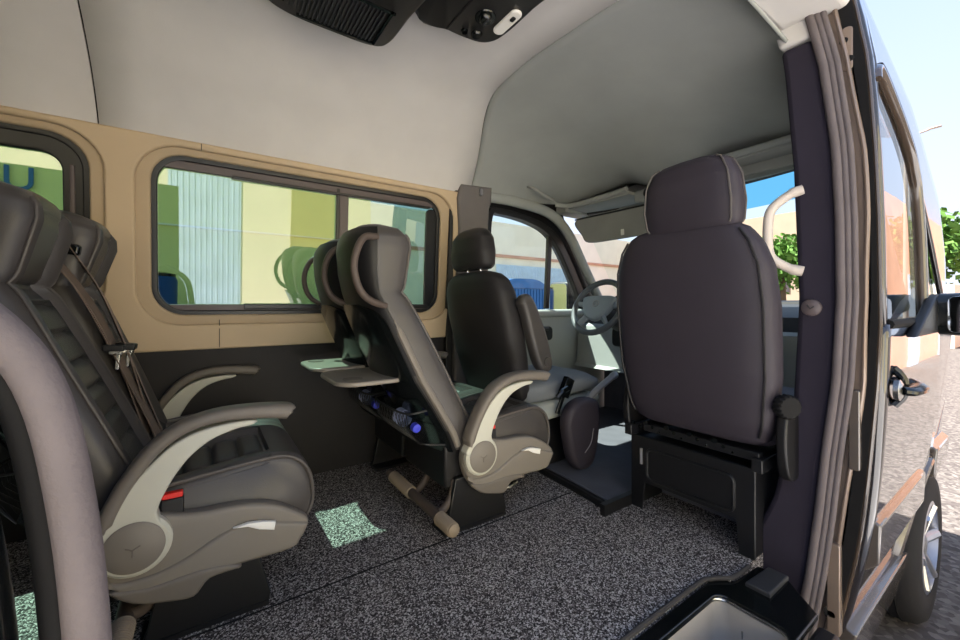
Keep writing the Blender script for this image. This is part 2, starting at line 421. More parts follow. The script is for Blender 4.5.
m = MB(); m.box(2.26, 2.48, -0.19, 0.27, 1.505, 1.585); m.build('centre_console', 'cabliner', ce, bevel=0.02)
# outer roof skin closes the van above the liner
def roofn(u, v):
    y, z = PSF[round(v*(len(PSF)-1))]
    x = XR + (2.55 - XR)*u
    dz = 0.0 if x < 1.7 else -(x-1.7)*0.36*max(0.0, (z-1.53)/0.39)**0.7
    return (x, y*1.12, z*1.0 + 0.06 + dz)
m = MB(); m.grid(roofn, 14, len(PSF)-1); m.build('roof_skin', 'paint', ce, solid=0.01)

# ---- rear end and right wall behind the door opening
rw = sroot('wall_rear')
m = MB(); m.box(XR-0.04, XR, -0.9, 0.9, 0.0, 1.95); m.build('rear_panel', 'darkwall', rw)
wr = sroot('wall_right')
m = MB(); m.box(XR, -0.16, -0.90, -0.87, 0.0, 1.53); m.build('side_panel', 'darkwall', wr)
m = MB(); m.box(XR, 1.66, -0.92, -0.742, 1.765, 1.96); m.build('door_header', 'headliner', wr, bevel=0.02)

# ---- left centre pillar, cab door and A pillar
pl = sroot('trim_4')
m = MB(); m.plate([(1.19, 0.0), (1.25, 0.0), (1.25, 1.2), (1.27, 1.50), (1.29, 1.555), (1.25, 1.57), (1.215, 1.50), (1.21, 0.9)], None, 0.06, 0.01, lambda u, v, w: (u, 0.865-0.06*max(0, v-.7)+w, v)); m.build('belt_slot', 'black', pl)
m = MB(); m.plate([(1.25, 0.0), (1.49, 0.0), (1.48, 1.28), (1.485, 1.46), (1.50, 1.50), (1.50, 1.60), (1.27, 1.585), (1.25, 1.5), (1.27, 1.3), (1.25, 0.7)], None, 0.08, 0.018, lambda u, v, w: (u, 0.845-0.06*max(0, v-.7)+w, v)); m.build('pillar_cover', 'pillargrey', pl)
m = MB(); m.plate(rrect(1.395, 1.53, 1.415, 1.572, 0.006), None, 0.02, 0.004, lambda u, v, w: (u, 0.745+w, v)); m.build('belt_guide', 'silver', pl)

d2 = sroot('door_2')
m = MB(); m.box(1.40, 3.0, 0.86, 0.93, 0.0, 0.79); m.build('door_panel', 'dash', d2, bevel=0.02)
m = MB(); m.tube(cr([(1.46, 0.855, 0.79), (1.9, 0.85, 0.795), (2.6, 0.85, 0.80)], 6), 0.028, 10); m.build('window_sill', 'dash', d2)
m = MB(); m.tube(cr([(1.66, 0.85, 0.52), (1.68, 0.81, 0.58), (1.78, 0.79, 0.66), (1.92, 0.80, 0.69), (2.06, 0.84, 0.685)], 6), 0.016, 10); m.build('pull_handle', 'black', d2)
m = MB(); m.plate(rrect(1.93, 0.60, 2.12, 0.70, 0.03), None, 0.03, 0.008, XZ(0.858)); m.build('handle_recess', 'black', d2)
m = MB(); m.plate(rrect(1.5, 0.08, 2.35, 0.30, 0.06), None, 0.07, 0.02, XZ(0.845)); m.build('door_pocket', 'dash', d2)
# window frame of the cab door: rounded quadrilateral
DW = cr([(1.50, 0.80), (1.50, 1.2), (1.515, 1.46), (1.60, 1.495), (1.85, 1.475), (2.06, 1.42), (2.21, 1.31), (2.39, 1.07), (2.53, 0.84), (2.50, 0.795), (2.0, 0.79)], 5, True)
DWi = cr([(1.54, 0.83), (1.54, 1.2), (1.55, 1.43), (1.61, 1.455), (1.84, 1.435), (2.03, 1.38), (2.16, 1.27), (2.32, 1.05), (2.43, 0.86), (2.42, 0.825), (2.0, 0.82)], 5, True)
tl = lambda u, v, w: (u, 0.875-0.06*max(0, v-.8)+w, v)
m = MB(); m.plate([(1.44, 0.74), (1.44, 1.62), (2.20, 1.60), (2.36, 1.30), (2.64, 0.90), (2.64, 0.74)], [[(p.x, p.y) for p in DWi]], 0.02, 0.004, lambda u, v, w: (u, 0.905-0.06*max(0, v-.8)+w, v)); m.build('door_shell', 'winframe', d2)
m = MB(); m.plate([(p.x, p.y) for p in DW], [[(p.x, p.y) for p in DWi]], 0.05, 0.008, tl); m.build('window_frame', 'winframe', d2)
m = MB(); m.plate([(p.x, p.y) for p in DWi], None, 0.004, 0.0005, tl); m.build('pane', 'glass_clear', d2)
m = MB(); m.plate([(2.06, 0.83), (2.10, 0.83), (2.10, 1.345), (2.06, 1.375)], None, 0.03, 0.006, tl); m.build('quarter_post', 'winframe', d2)
# A pillars with header strip over the door
ap = sroot('trim_5')
m = MB(); m.tube(cr([(1.46, 0.80, 1.55), (1.75, 0.80, 1.55), (2.05, 0.80, 1.51), (2.25, 0.81, 1.385), (2.44, 0.825, 1.15), (2.68, 0.84, 0.84)], 6), 0.036, 10, flat=1.0); m.build('pillar_cover', 'cabliner', ap)
m = MB(); m.tube(cr([(1.66, -0.84, 1.56), (1.75, -0.84, 1.55), (2.05, -0.82, 1.50), (2.22, -0.82, 1.38), (2.40, -0.83, 1.16), (2.66, -0.85, 0.84)], 6), 0.042, 10); m.build('pillar_cover', 'cabliner', ap)

# windscreen with a blue shade band
ws = sroot('window_3')
def wsp(y, s):  # s 0 bottom .. 1 top
    bow = 0.16*(1-(y/0.85)**2)
    return (2.88 + bow - 0.50*s, y, 0.86 + 0.70*s)
m = MB(); m.grid(lambda u, v: wsp(-0.82+1.64*u, 0.80*v), 16, 6); m.build('pane', 'glass_clear', ws)
m = MB(); m.grid(lambda u, v: wsp(-0.82+1.64*u, 0.80+0.20*v), 16, 2); m.build('shade_band', 'glass_band', ws)
m = MB(); m.tube([wsp(-0.82+1.64*k/16, 1.0) for k in range(17)], 0.022, 8); m.tube([wsp(-0.82+1.64*k/16, 0.0) for k in range(17)], 0.025, 8); m.build('window_frame', 'winframe', ws)

# ================================================================= RIGHT SIDE: pillar, seals, body
BP = [(-0.45, -0.755), (-0.239, -0.80), (0.0, -0.835), (0.2, -0.857), (0.403, -0.875), (0.62, -0.899), (0.868, -0.910), (1.1, -0.908), (1.327, -0.899), (1.6, -0.868), (1.835, -0.82), (2.0, -0.77)]
def by(z): return lerp(BP, z)[0]
def bz(a, b, n): return [a + (b-a)*k/n for k in range(n+1)]
def ribbon(x, ya, yb, z0, z1, n=26, th=0.03):
    m = MB()
    rings = []
    for z in bz(z0, z1, n):
        A, B = ya(z), yb(z)
        rings.append([(x, A, z), (x, B, z), (x+th, B, z), (x+th, A, z)])
    m.loft(rings); return m
bp = sroot('wall_right_pillar')
INN = [(-0.2, -0.66), (0.0, -0.655), (0.08, -0.68), (0.2, -0.725), (0.45, -0.778), (0.87, -0.797), (1.3, -0.782), (1.62, -0.758), (1.70, -0.748), (1.80, -0.725), (1.95, -0.63)]
inn = lambda z: lerp(INN, z)[0]
m = ribbon(1.585, inn, lambda z: by(z)+0.012, -0.30, 1.70, 44, 0.09); m.build('pillar_cover', 'pillarcloth', bp, bevel=0.018)
m = ribbon(1.580, inn, lambda z: by(z)+0.012, 1.703, 1.95, 10, 0.09); m.build('pillar_top_cover', 'headliner', bp, bevel=0.012)
# rubber seals round the door opening: three ribs on the front edge
se = sroot('trim_6')
for k, (dy, dx, rr_) in enumerate(((0.0, 0.0, 0.012), (-0.016, 0.006, 0.0095), (-0.030, 0.010, 0.009))):
    m = MB(); m.tube([(1.578+dx, by(z)+dy+0.004, z) for z in bz(-0.45, 1.95, 40)], rr_, 10); m.build('rubber_rib', 'seal', se)
# painted door jamb with striker plate
ja = sroot('trim_7')
m = ribbon(1.612, lambda z: by(z)-0.022, lambda z: by(z)-0.056, -0.45, 1.97, 40, 0.05); m.build('jamb', 'jamb', ja)
m = MB(); m.tube([(1.606, by(z)-0.050+0.004*math.sin(z*9), z) for z in bz(-0.45, 1.95, 60)], 0.006, 8); m.build('jamb_edge', 'jamb', ja)
for z in (1.60, 1.66):
    m = MB(); m.lathe([(0.001, 0.0), (0.009, 0.0), (0.012, 0.006)], (1.607, by(z)-0.050, z), (1, 0, 0), 14); m.build('jamb_hole', 'rubber', ja)
m = MB(); m.plate(rrect(by(1.63)-0.064, 1.565, by(1.63)-0.036, 1.70, 0.012), None, 0.01, 0.003, YZ(1.614)); m.build('striker_plate', 'jamb', ja)
m = MB(); m.plate(rrect(by(.48)-0.062, 0.36, by(.48)-0.036, 0.60, 0.006), None, 0.03, 0.004, YZ(1.607)); m.build('door_guide', 'sidemold', ja)
m = MB(); m.plate(rrect(by(0)-0.066, -0.16, by(0)-0.034, 0.12, 0.006), None, 0.03, 0.004, YZ(1.605)); m.build('lower_bracket', 'jamb', ja)
m = MB(); m.lathe([(0.001, 0), (0.018, 0), (0.02, 0.008), (0.010, 0.010)], (1.60, by(-.1)-0.06, -0.10), (-1, 0, 0), 16); m.build('bracket_roller', 'steel', ja)

# front passenger door, outside
def skin(z): return lerp([(-0.6, -0.78), (-0.40, -0.83), (-0.24, -0.875), (-0.12, -0.898), (0.08, -0.932), (0.20, -0.947), (0.34, -0.960), (0.62, -0.98), (0.80, -0.986), (0.868, -0.985), (1.1, -0.982), (1.3, -0.975), (1.5, -0.964), (1.6, -0.956), (1.835, -0.92), (2.0, -0.87)], z)[0]
d1 = sroot('door_1')
m = MB(); m.grid(lambda u, v: (1.622 + (2.62-1.622)*u, skin(-0.16 + 0.955*v) - 0.012*math.sin(PI*min(1, v*1.0))**2*0.5, -0.16 + 0.955*v), 14, 24); m.build('door_skin', 'paint', d1, solid=0.02)
m = ribbon(1.612, lambda z: by(z)-0.046, lambda z: skin(z)+0.006, -0.45, 1.80, 40, 0.03); m.build('door_edge', 'rubber', d1)
m = MB(); m.tube([(1.620, skin(z)+0.002, z) for z in bz(-0.16, 1.80, 40)], 0.0055, 8); m.build('edge_fold', 'winpost', d1)
# window: glass, frame posts
GT = [(1.65, 1.575), (1.75, 1.575), (1.917, 1.51), (2.10, 1.415), (2.17, 1.33), (2.20, 1.245), (2.225, 0.87), (2.24, 0.80)]
gt = lambda x: lerp(GT, x)[0]
m = MB(); m.grid(lambda u, v: (lambda x: (x, skin(0.80+(gt(x)-0.80)*v)+0.006, 0.80+(gt(x)-0.80)*v))(1.655+0.575*u), 26, 10); m.build('pane', 'glass_dark', d1)
fr = cr([(1.672, 0, 1.535), (1.69, 0, 1.57), (1.74, 0, 1.580), (1.917, 0, 1.51), (2.10, 0, 1.415), (2.17, 0, 1.33), (2.20, 0, 1.245), (2.23, 0, 0.95), (2.235, 0, 0.79)], 6)
m = MB(); m.tube([(p.x, skin(p.z)+0.000, p.z) for p in fr], 0.012, 10, flat=1.5); m.build('window_frame', 'winpost', d1)
m = MB(); m.tube([(p.x+0.022, skin(p.z)-0.006, p.z+0.016) for p in fr[8:]], 0.008, 8); m.build('window_rubber', 'rubber', d1)
m = MB(); m.tube([(1.664, skin(z)+0.002, z) for z in bz(0.80, 1.55, 20)], 0.004, 8); m.build('window_rubber', 'rubber', d1)
m = MB(); m.tube([(x, skin(0.795)-0.004, 0.795) for x in bz(1.68, 2.6, 8)], 0.014, 8); m.build('belt_moulding', 'rubber', d1)
# quarter glass and A pillar in front of it
m = MB(); m.grid(lambda u, v: (2.26 + 0.34*u, skin(0.82)+0.01, 0.81 + v*max(0.01, 0.46-0.42*u)), 6, 4); m.build('quarter_pane', 'glass_dark', d1)
m = MB(); m.grid(lambda u, v: (lambda x: (lambda z0, z1: (x, skin(z0+(z1-z0)*v), z0+(z1-z0)*v))(0.79 if x < 1.66 else gt(x) if x < 2.18 else max(0.80, 1.32-(x-2.18)*0.95), lerp([(1.6, 1.88), (1.74, 1.81), (2.17, 1.62), (2.63, 1.31), (2.71, 1.1), (2.8, 0.88)], x)[0]))(1.622+1.11*u), 36, 8); m.build('roof_side', 'paint', d1, solid=0.015)
# handle
m = MB(); m.tube(cr([(1.70, -1.014, 0.60), (1.72, -1.032, 0.598), (1.80, -1.036, 0.60), (1.86, -1.010, 0.605)], 6), 0.014, 10, flat=1.6); m.build('door_handle', 'blackgloss', d1)
m = MB(); m.lathe([(0.001, 0), (0.030, 0), (0.032, 0.012), (0.02, 0.018)], (1.70, -1.0, 0.60), (0, -1, 0), 18); m.build('lock_cover', 'steel', d1)
m = MB(); m.tube(cr([(1.735, -0.99, 0.66), (1.745, -1.01, 0.63), (1.75, -1.01, 0.58), (1.74, -0.99, 0.545)], 5), 0.012, 8); m.build('handle_cup', 'blackgloss', d1)
# side moulding and sill
m = MB(); m.loft([[(x, skin(0.17)-0.002, 0.20), (x, skin(0.17)-0.030, 0.18), (x, skin(0.1)-0.034, 0.06), (x, skin(0.05)-0.004, 0.02)] for x in bz(1.69, 2.40, 8)]); m.build('side_moulding', 'sidemold', d1, bevel=0.006)
m = MB(); m.loft([[(x, skin(-0.1)+0.01, -0.16), (x, skin(-0.1)-0.024, -0.17), (x, skin(-0.25)-0.02, -0.36), (x, skin(-0.3)+0.04, -0.40)] for x in bz(1.66, 2.40, 8)]); m.build('sill', 'sidemold', d1, bevel=0.006)

# front wing with wheel arch
fw = sroot('trim_8')
arch = [(2.75+0.425*math.cos(a), -0.24+0.425*math.sin(a)) for a in [math.radians(205-k*7) for k in range(0, 33)]]
out = [(2.635, 0.78), (2.635, 0.0), (2.33, -0.10), (2.33, -0.40)] + [p for p in arch if p[0] < 3.17] + [(3.20, -0.30), (3.5, -0.30), (3.55, 0.3), (3.3, 0.72)]
m = MB(); m.plate(out, None, 0.03, 0.010, lambda u, v, w: (u, skin(v)+0.005+0.10*max(0, u-2.9)+w, v)); m.build('wing_skin', 'paint', fw)
m = MB(); m.tube([(p[0], skin(p[1])-0.006+0.10*max(0, p[0]-2.9), p[1]) for p in arch], 0.02, 8); m.build('arch_lip', 'sidemold', fw)
m = MB(); m.loft([[(x, skin(0.17)-0.004, 0.24), (x, skin(0.17)-0.034, 0.215), (x, skin(0.1)-0.034, 0.10), (x, skin(0.05)-0.004, 0.07)] for x in bz(2.65, 2.98, 5)]); m.build('side_moulding', 'sidemold', fw, bevel=0.006)
m = MB(); m.box(2.62, 3.55, -0.80, 0.9, 0.55, 0.72); m.build('bonnet', 'paint', fw, bevel=0.06)

# wheel
wh = thing('front_wheel', 'black tyre with bright alloy rim under the front wing of the van', 'wheel', (2.74, -0.835, -0.255))
prof_t = [(0.205, -0.11), (0.25, -0.115), (0.31, -0.11), (0.338, -0.085), (0.345, -0.05), (0.345, 0.05), (0.338, 0.085), (0.31, 0.11), (0.25, 0.115), (0.205, 0.11), (0.20, 0.0), (0.205, -0.11)]
m = MB()
rings = [[(r*math.cos(2*PI*k/48), -h, r*math.sin(2*PI*k/48)) for k in range(48)] for r, h in prof_t]
m.loft(rings, cap=False); m.build('tyre', 'tyre', wh)
m = MB()
for h in (-0.045, -0.015, 0.015, 0.045):
    m.tube([(0.346*math.cos(2*PI*k/48), h, 0.346*math.sin(2*PI*k/48)) for k in range(48)], 0.004, 5, closed=True)
m.build('tread_groove', 'rubber', wh)
m = MB(); m.lathe([(0.205, -0.10), (0.215, 0.105), (0.19, 0.112), (0.185, 0.06), (0.08, 0.045), (0.06, 0.075), (0.001, 0.08)], (0, 0, 0), (0, -1, 0), 40)
for k in range(6):
    a = k*PI/3; m.tube([(0.05*math.cos(a), -0.07, 0.05*math.sin(a)), (0.19*math.cos(a), -0.10, 0.19*math.sin(a))], 0.022, 8)
m.build('rim', 'alloy', wh)
m = MB(); m.lathe([(0.001, 0.0), (0.045, 0.0), (0.04, 0.02), (0.001, 0.025)], (0, -0.075, 0), (0, -1, 0), 24); m.build('hub_cap', 'silver', wh)

# right-hand door mirror
mi = thing('side_mirror', 'large black side mirror on the outside of the passenger door', 'mirror', (2.28, -0.99, 0.82))
m = MB(); m.loft([[(x+dx, y, z+0.0) for x, z in sell(0.085, hz, 4, 24)] for dx, y, hz in ((0.0, -0.028, 0.055), (0.02, -0.036, 0.078), (0.02, -0.28, 0.085), (0.01, -0.31, 0.065))]); m.build('housing', 'blackgloss', mi)
m = MB(); m.plate([(-0.42, -0.07), (0.05, -0.07), (0.08, 0.06), (0.0, 0.075), (-0.10, 0.05)], None, 0.03, 0.008, XZ(-0.02)); m.tube([(0.0, -0.01, -0.01), (0.01, -0.12, 0.0)], 0.03, 10); m.build('mounting_arm', 'black', mi)
m = MB(); m.plate(rrect(-0.27, -0.065, -0.06, 0.065, 0.02), None, 0.004, 0.001, YZ(-0.068)); m.build('mirror_face', 'mirrorglass', mi)
# left-hand mirror seen through the driver's window
ml = thing('side_mirror', 'tall side mirror seen through the driver door glass, beyond the steering wheel', 'mirror', (2.42, 1.08, 0.86))
m = MB(); m.plate(rrect(-0.11, -0.17, 0.11, 0.19, 0.04), None, 0.10, 0.02, YZ(0.05)); m.build('housing', 'black', ml)
m = MB(); m.plate(rrect(-0.095, -0.155, 0.095, 0.175, 0.035), None, 0.006, 0.002, YZ(-0.004)); m.build('mirror_face', 'mirrorglass', ml)
m = MB(); m.tube([(0.05, -0.09, -0.08), (0.05, -0.20, -0.10)], 0.02, 8); m.build('mounting_arm', 'black', ml)

# ---- step well inside the sliding door opening
st = sroot('floor_step')
def well(u, v, w): return (u, v, w)
m = MB()
m.plate([(-0.1, -0.660), (1.31, -0.660), (1.36, -0.706), (1.50, -0.715), (1.50, -0.80), (1.40, -0.90), (-0.1, -0.90)], [rrect(0.10, -0.885, 1.265, -0.70, 0.035)], 0.02, 0.005, XY(-0.014)); m.build('step_surround', 'blackgloss', st)
m = MB()
ringo = rrect(0.105, -0.888, 1.262, -0.695, 0.035); ringi = rrect(0.12, -0.875, 1.235, -0.715, 0.05)
m.loft([[(x, y, -0.02) for x, y in ringo], [(x, y, -0.045) for x, y in rrect(0.11, -0.884, 1.257, -0.70, 0.035)], [(x, y, -0.20) for x, y in ringi], [(x*0.98+0.01, y*0.98-0.016, -0.215) for x, y in ringi]], cap=False)
m.plate(ringi, None, 0.01, 0.002, XY(-0.215)); m.build('step_well', 'stepmetal', st)
m = MB(); m.tube([(x, y, -0.016) for x, y in ringo], 0.005, 8, closed=True); m.build('step_rim', 'steel', st)
m = MB(); m.plate(rrect(0.75, -0.87, 1.12, -0.76, 0.03), None, 0.01, 0.003, XY(-0.205)); m.build('step_mat', 'carpet', st)
m = MB(); m.tube(cr([(1.252, -0.87, -0.14), (1.252, -0.80, -0.14), (1.252, -0.775, -0.12), (1.254, -0.77, -0.07)], 5), 0.003, 6); m.build('pressed_line', 'steel', st)
m = MB(); m.plate([(1.36, -0.735), (1.50, -0.745), (1.50, -0.80), (1.36, -0.80)], None, 0.02, 0.006, XY(0.0)); m.build('threshold_cover', 'dashdark', st, )
m = MB(); m.box(-0.1, 1.40, -0.95, -0.90, -0.42, -0.03); m.build('outer_sill', 'black', st, bevel=0.012)
m = MB(); m.box(-0.1, 1.62, -0.90, -0.66, -0.42, -0.23); m.build('step_underbody', 'black', st)

# ---- slid-back door at the left edge: panel with its soft seal
d3 = sroot('door_3')
SEAL = [(-0.40, -0.872, 0.93), (-0.24, -0.872, 0.915), (-0.16, -0.87, 0.872), (-0.118, -0.868, 0.835), (-0.094, -0.866, 0.785), (-0.080, -0.865, 0.70), (-0.072, -0.865, 0.60), (-0.066, -0.865, 0.45), (-0.064, -0.865, 0.2), (-0.07, -0.865, -0.25)]
sp = cr(SEAL, 6)
m = MB(); m.tube(sp, 0.0135, 14, flat=1.0); m.build('soft_seal', 'seal', d3)
m = MB(); m.tube([(p.x-0.016, p.y+0.006, p.z-0.004) for p in sp], 0.010, 10); m.build('seal_carrier', 'rubber', d3)
m = MB(); m.plate([(p.x-0.03, p.z-0.012) for p in sp] + [(-0.9, -0.25), (-0.9, 0.90)], None, 0.03, 0.006, XZ(-0.885)); m.build('door_panel', 'blackgloss', d3)
m = MB(); m.tube([(p.x-0.045, -0.90, p.z-0.02) for p in sp], 0.0022, 8); m.build('bright_strip', 'silver', d3)

# ================================================================= COACH SEATS
def back_tab(z):
    T = [(0.30, -0.10, 0.055, .19), (0.37, -0.13, 0.03, .192), (0.46, -0.185, -0.015, .192), (0.58, -0.265, -0.075, .192), (0.72, -0.33, -0.150, .188),
         (0.82, -0.372, -0.205, .178), (0.90, -0.402, -0.252, .163), (0.97, -0.418, -0.238, .163), (1.06, -0.425, -0.222, .168), (1.10, -0.418, -0.230, .163), (1.13, -0.398, -0.262, .142), (1.146, -0.37, -0.315, .09)]
    return lerp(T, z)
YC = 0.21
def backsurf(z, k, n, grow=0.0, groove=True):
    xr, xf, w = back_tab(z)
    cx, hx = (xr+xf)/2, (xf-xr)/2 + grow; w = w + grow
    t = 2*PI*k/n; c, s_ = math.cos(t), math.sin(t)
    p = 3.4
    x = hx*math.copysign(abs(c)**(2/p), c); y = w*math.copysign(abs(s_)**(2/p), s_)
    ry = y/w
    if c > 0:                                         # front: bolsters and quilting
        wing = 0.028*(1-abs(1-min(1, abs(ry)/0.78)*1.0)**1) if False else 0
        cen = 0.034*(1 - sstep(0.56, 0.76, abs(ry)))
        fade = sstep(0.34, 0.42, z)*(1-sstep(1.08, 1.13, z))
        neck = 1.0
        x -= cen*fade*c**0.3*neck
        if groove and z < 0.86:
            g = abs(((z-0.40)/0.075) % 1.0 - 0.5)*2   # 1 at groove
            x -= 0.018*max(0, (g-0.58)/0.42)**1.5*(1 - sstep(0.52, 0.60, abs(ry)))*fade
        if groove: x -= 0.012*math.exp(-((z-0.885)/0.010)**2)*(1 - sstep(0.5, 0.7, abs(ry)))
        x -= 0.010*math.exp(-((abs(ry)-0.60)/0.05)**2)*fade*c**0.3
        x -= 0.008*math.exp(-((z-0.90)/0.014)**2)
    else:
        x -= 0.022*(1-ry*ry)
    return (cx + x, YC + y, z)
def ring_rear(z, grow, n, a0, a1):
    return [backsurf(z, 0, 1, 0) if False else bs_ang(z, a0 + (a1-a0)*k/n, grow) for k in range(n+1)]
def bs_ang(z, a, grow):
    return backsurf(z, a/(2*PI), 1.0, grow)
def crescent(m, zs, a0, a1, g0, g1, n=24):
    rings = []
    for z in zs:
        o = [bs_ang(z, a0+(a1-a0)*k/n, g1) for k in range(n+1)]
        i = [bs_ang(z, a1+(a0-a1)*k/n, g0) for k in range(n+1)]
        rings.append(o + i)
    m.loft(rings)
def add_front_strap(root, pts, w, mname, name):
    m = MB(); P = cr(pts, 6)
    rings = []
    for i, p in enumerate(P):
        dd = (P[min(i+1, len(P)-1)] - P[max(i-1, 0)]).normalized()
        side = Vector((0.25, 1.0, 0.0)); side = (side - dd*side.dot(dd)).normalized(); nn = dd.cross(side)
        rings.append([p + side*w + nn*.0015, p - side*w + nn*.0015, p - side*w - nn*.0015, p + side*w - nn*.0015])
    m.loft(rings); return m.build(name, mname, root)

def coach_seat(label, loc, aisle, group):
    MIR[0] = not aisle
    t = thing('coach_seat', label, 'seat', loc, group)
    # cushion: loft across the width
    P0 = [(-0.03, 0.20), (0.12, 0.185), (0.28, 0.18), (0.36, 0.185), (0.40, 0.205), (0.418, 0.245), (0.420, 0.29), (0.408, 0.345), (0.385, 0.388), (0.345, 0.412), (0.30, 0.418)]
    m = MB(); rings = []
    NY = 26
    for j in range(NY+1):
        v = -1 + 2*j/NY; vv = math.copysign(abs(v)**0.75, v); y = YC + 0.192*vv
        e = max(0, (abs(vv)-0.86)/0.14); shr = 0.022*e*e
        ring = []
        prof_ = [Vector((a, b_, 0)) for a, b_ in P0]
        base = cr(prof_, 3)
        for p in base:
            ring.append((p.x - shr*(1 if p.x > 0.2 else 0), y, p.y - shr*(1 if p.y > 0.3 else -0.3)))
        for i in range(41):
            x = 0.295 - 0.335*i/40
            z = 0.418 - 0.030*sstep(0.30, 0.0, x) 
            cen = 1 - sstep(0.52, 0.72, abs(vv))
            z -= 0.020*cen*sstep(0.34, 0.30, x) if False else 0.018*cen*(1-sstep(0.27, 0.31, x))
            g = abs(((x-0.02)/0.068) % 1.0 - 0.5)*2
            z -= 0.016*max(0, (g-0.60)/0.40)**1.4*cen*(1 if x < 0.30 else 0)
            z -= 0.008*math.exp(-((abs(vv)-0.62)/0.05)**2)*(1-sstep(0.29, 0.33, x))
            ring.append((x, y, z - shr))
        rings.append(ring)
    m.loft(rings); cu = m.build('seat_cushion', 'leather', t)
    for yy in (0.024, 0.396):
        m = MB(); edge = cr([(-0.03, yy, 0.378), (0.10, yy, 0.392), (0.28, yy, 0.408), (0.345, yy, 0.402), (0.385, yy, 0.374), (0.405, yy, 0.335), (0.412, yy, 0.29), (0.41, yy, 0.245), (0.392, yy, 0.21)], 5)
        m.tube(edge, 0.0055, 8); m.build('piping', 'piping', cu)
    m = MB(); m.grid(lambda u, v: (0.015+0.275*u, YC-0.105+0.210*v, 0.4015 + 0.001 - 0.030*sstep(0.30, 0.0, 0.015+0.275*u) + 0.006 - 0.016*max(0, (abs(((0.015+0.275*u-0.02)/0.068) % 1.0 - 0.5)*2-0.55)/0.45)**1.4 - 0.006*(abs(v-.5)*2)**6), 60, 10)
    m.build('quilted_panel', 'leather_dark', cu, solid=0.004)
    # backrest
    m = MB()
    zs = bz(0.30, 1.12, 82) + [1.13, 1.138, 1.143, 1.146]
    m.loft([[backsurf(z, k, 56) for k in range(56)] for z in zs]); bk = m.build('backrest', 'leather', t)
    # darker quilted centre on the front
    m = MB()
    def qf(u, v):
        z = 0.385 + 0.48*u; a = -1.0 + 2.0*v
        pt = bs_ang(z, math.asin(max(-1, min(1, math.copysign((abs(a)*0.63)**1.7, a)))), 0.0)
        return (pt[0]+0.0025, pt[1], pt[2])
    m.grid(qf, 90, 12); m.build('quilted_panel', 'leather_dark', bk, solid=0.003)
    m = MB()
    def hf(u, v):
        z = 0.905 + 0.19*u; a = -1.0 + 2.0*v
        pt = bs_ang(z, math.asin(max(-1, min(1, math.copysign((abs(a)*(0.50+0.06*math.sin(PI*u)))**1.7, a)))), 0.0)
        return (pt[0]+0.003, pt[1], pt[2])
    m.grid(hf, 30, 12); m.build('head_panel', 'leather_dark', bk, solid=0.003)
    for sgn in (1, -1):
        m = MB(); a = 0.42*sgn*PI/2*1.32
        m.tube([bs_ang(z, a, 0.002) for z in bz(0.36, 1.11, 50)], 0.005, 8); m.build('piping', 'piping', bk)
    # black rear shell of the head and shoulder part
    m = MB(); crescent(m, bz(0.60, 1.125, 34), PI/2+0.30, 3*PI/2-0.30, -0.01, 0.008); m.build('back_shell', 'black', t)
    # dark glossy lower panel with rounded top
    m = MB(); rings = []
    for z in bz(0.30, 0.855, 30):
        sh = 1.0 if z < 0.78 else math.sqrt(max(0.02, 1-((z-0.78)/0.077)**2))
        hw = 1.05*sh
        o = [bs_ang(z, PI+hw*(-1+2*k/20), 0.022) for k in range(21)]
        i = [bs_ang(z, PI+hw*(1-2*k/20), -0.005) for k in range(21)]
        rings.append(o+i)
    m.loft(rings); m.build('lower_back_panel', 'blackgloss', t)
    # plastic edge trim along both rear edges
    for ang in (PI/2+0.26, 3*PI/2-0.26):
        m = MB(); m.tube([bs_ang(z, ang, 0.006) for z in bz(0.32, 0.80, 30)], [0.013]*28+[0.009, 0.004, 0.002], 8); m.build('edge_trim', 'shell', t)
    # grab handles
    for yy, sg in ((0.05, -1), (0.37, 1)):
        m = MB(); m.tube(cr([(-0.375, yy, 1.088), (-0.425, yy+sg*.022, 1.078), (-0.455, yy+sg*.034, 1.03), (-0.464, yy+sg*.036, 0.97), (-0.445, yy+sg*.034, 0.905), (-0.405, yy+sg*.024, 0.868), (-0.345, yy+sg*.006, 0.850)], 6), 0.012, 10); m.build('grab_handle', 'gripbrown', t)
    # side shell on the armrest side
    SH = cr([(-0.066, 0.245), (-0.068, 0.29), (-0.05, 0.335), (0.0, 0.352), (0.05, 0.336), (0.12, 0.318), (0.22, 0.312), (0.30, 0.290), (0.37, 0.245), (0.392, 0.215), (0.372, 0.172), (0.345, 0.150), (0.24, 0.150), (0.15, 0.148), (0.115, 0.116), (0.085, 0.124), (0.02, 0.135), (-0.04, 0.185)], 4, True)
    m = MB(); m.plate([(p.x, p.y) for p in SH], None, 0.045, 0.012, XZ(-0.003)); sh = m.build('side_shell', 'shell', t)
    LB = cr([(-0.055, 0.215), (-0.03, 0.20), (0.04, 0.198), (0.10, 0.215), (0.17, 0.248), (0.24, 0.262), (0.31, 0.242), (0.372, 0.222), (0.388, 0.212), (0.368, 0.176), (0.343, 0.155), (0.24, 0.156), (0.15, 0.154), (0.118, 0.128), (0.06, 0.132), (0.0, 0.150), (-0.04, 0.188)], 4, True)
    m = MB(); m.plate([(p.x, p.y) for p in LB], None, 0.03, 0.010, XZ(-0.018)); m.build('shell_relief', 'shell', sh)
    LC = cr([(-0.045, 0.185), (0.03, 0.172), (0.12, 0.176), (0.19, 0.168), (0.22, 0.150), (0.15, 0.146), (0.116, 0.113), (0.06, 0.122), (0.0, 0.142)], 4, True)
    m = MB(); m.plate([(p.x, p.y) for p in LC], None, 0.03, 0.008, XZ(-0.022)); m.build('lower_cover', 'shell_dark', sh)
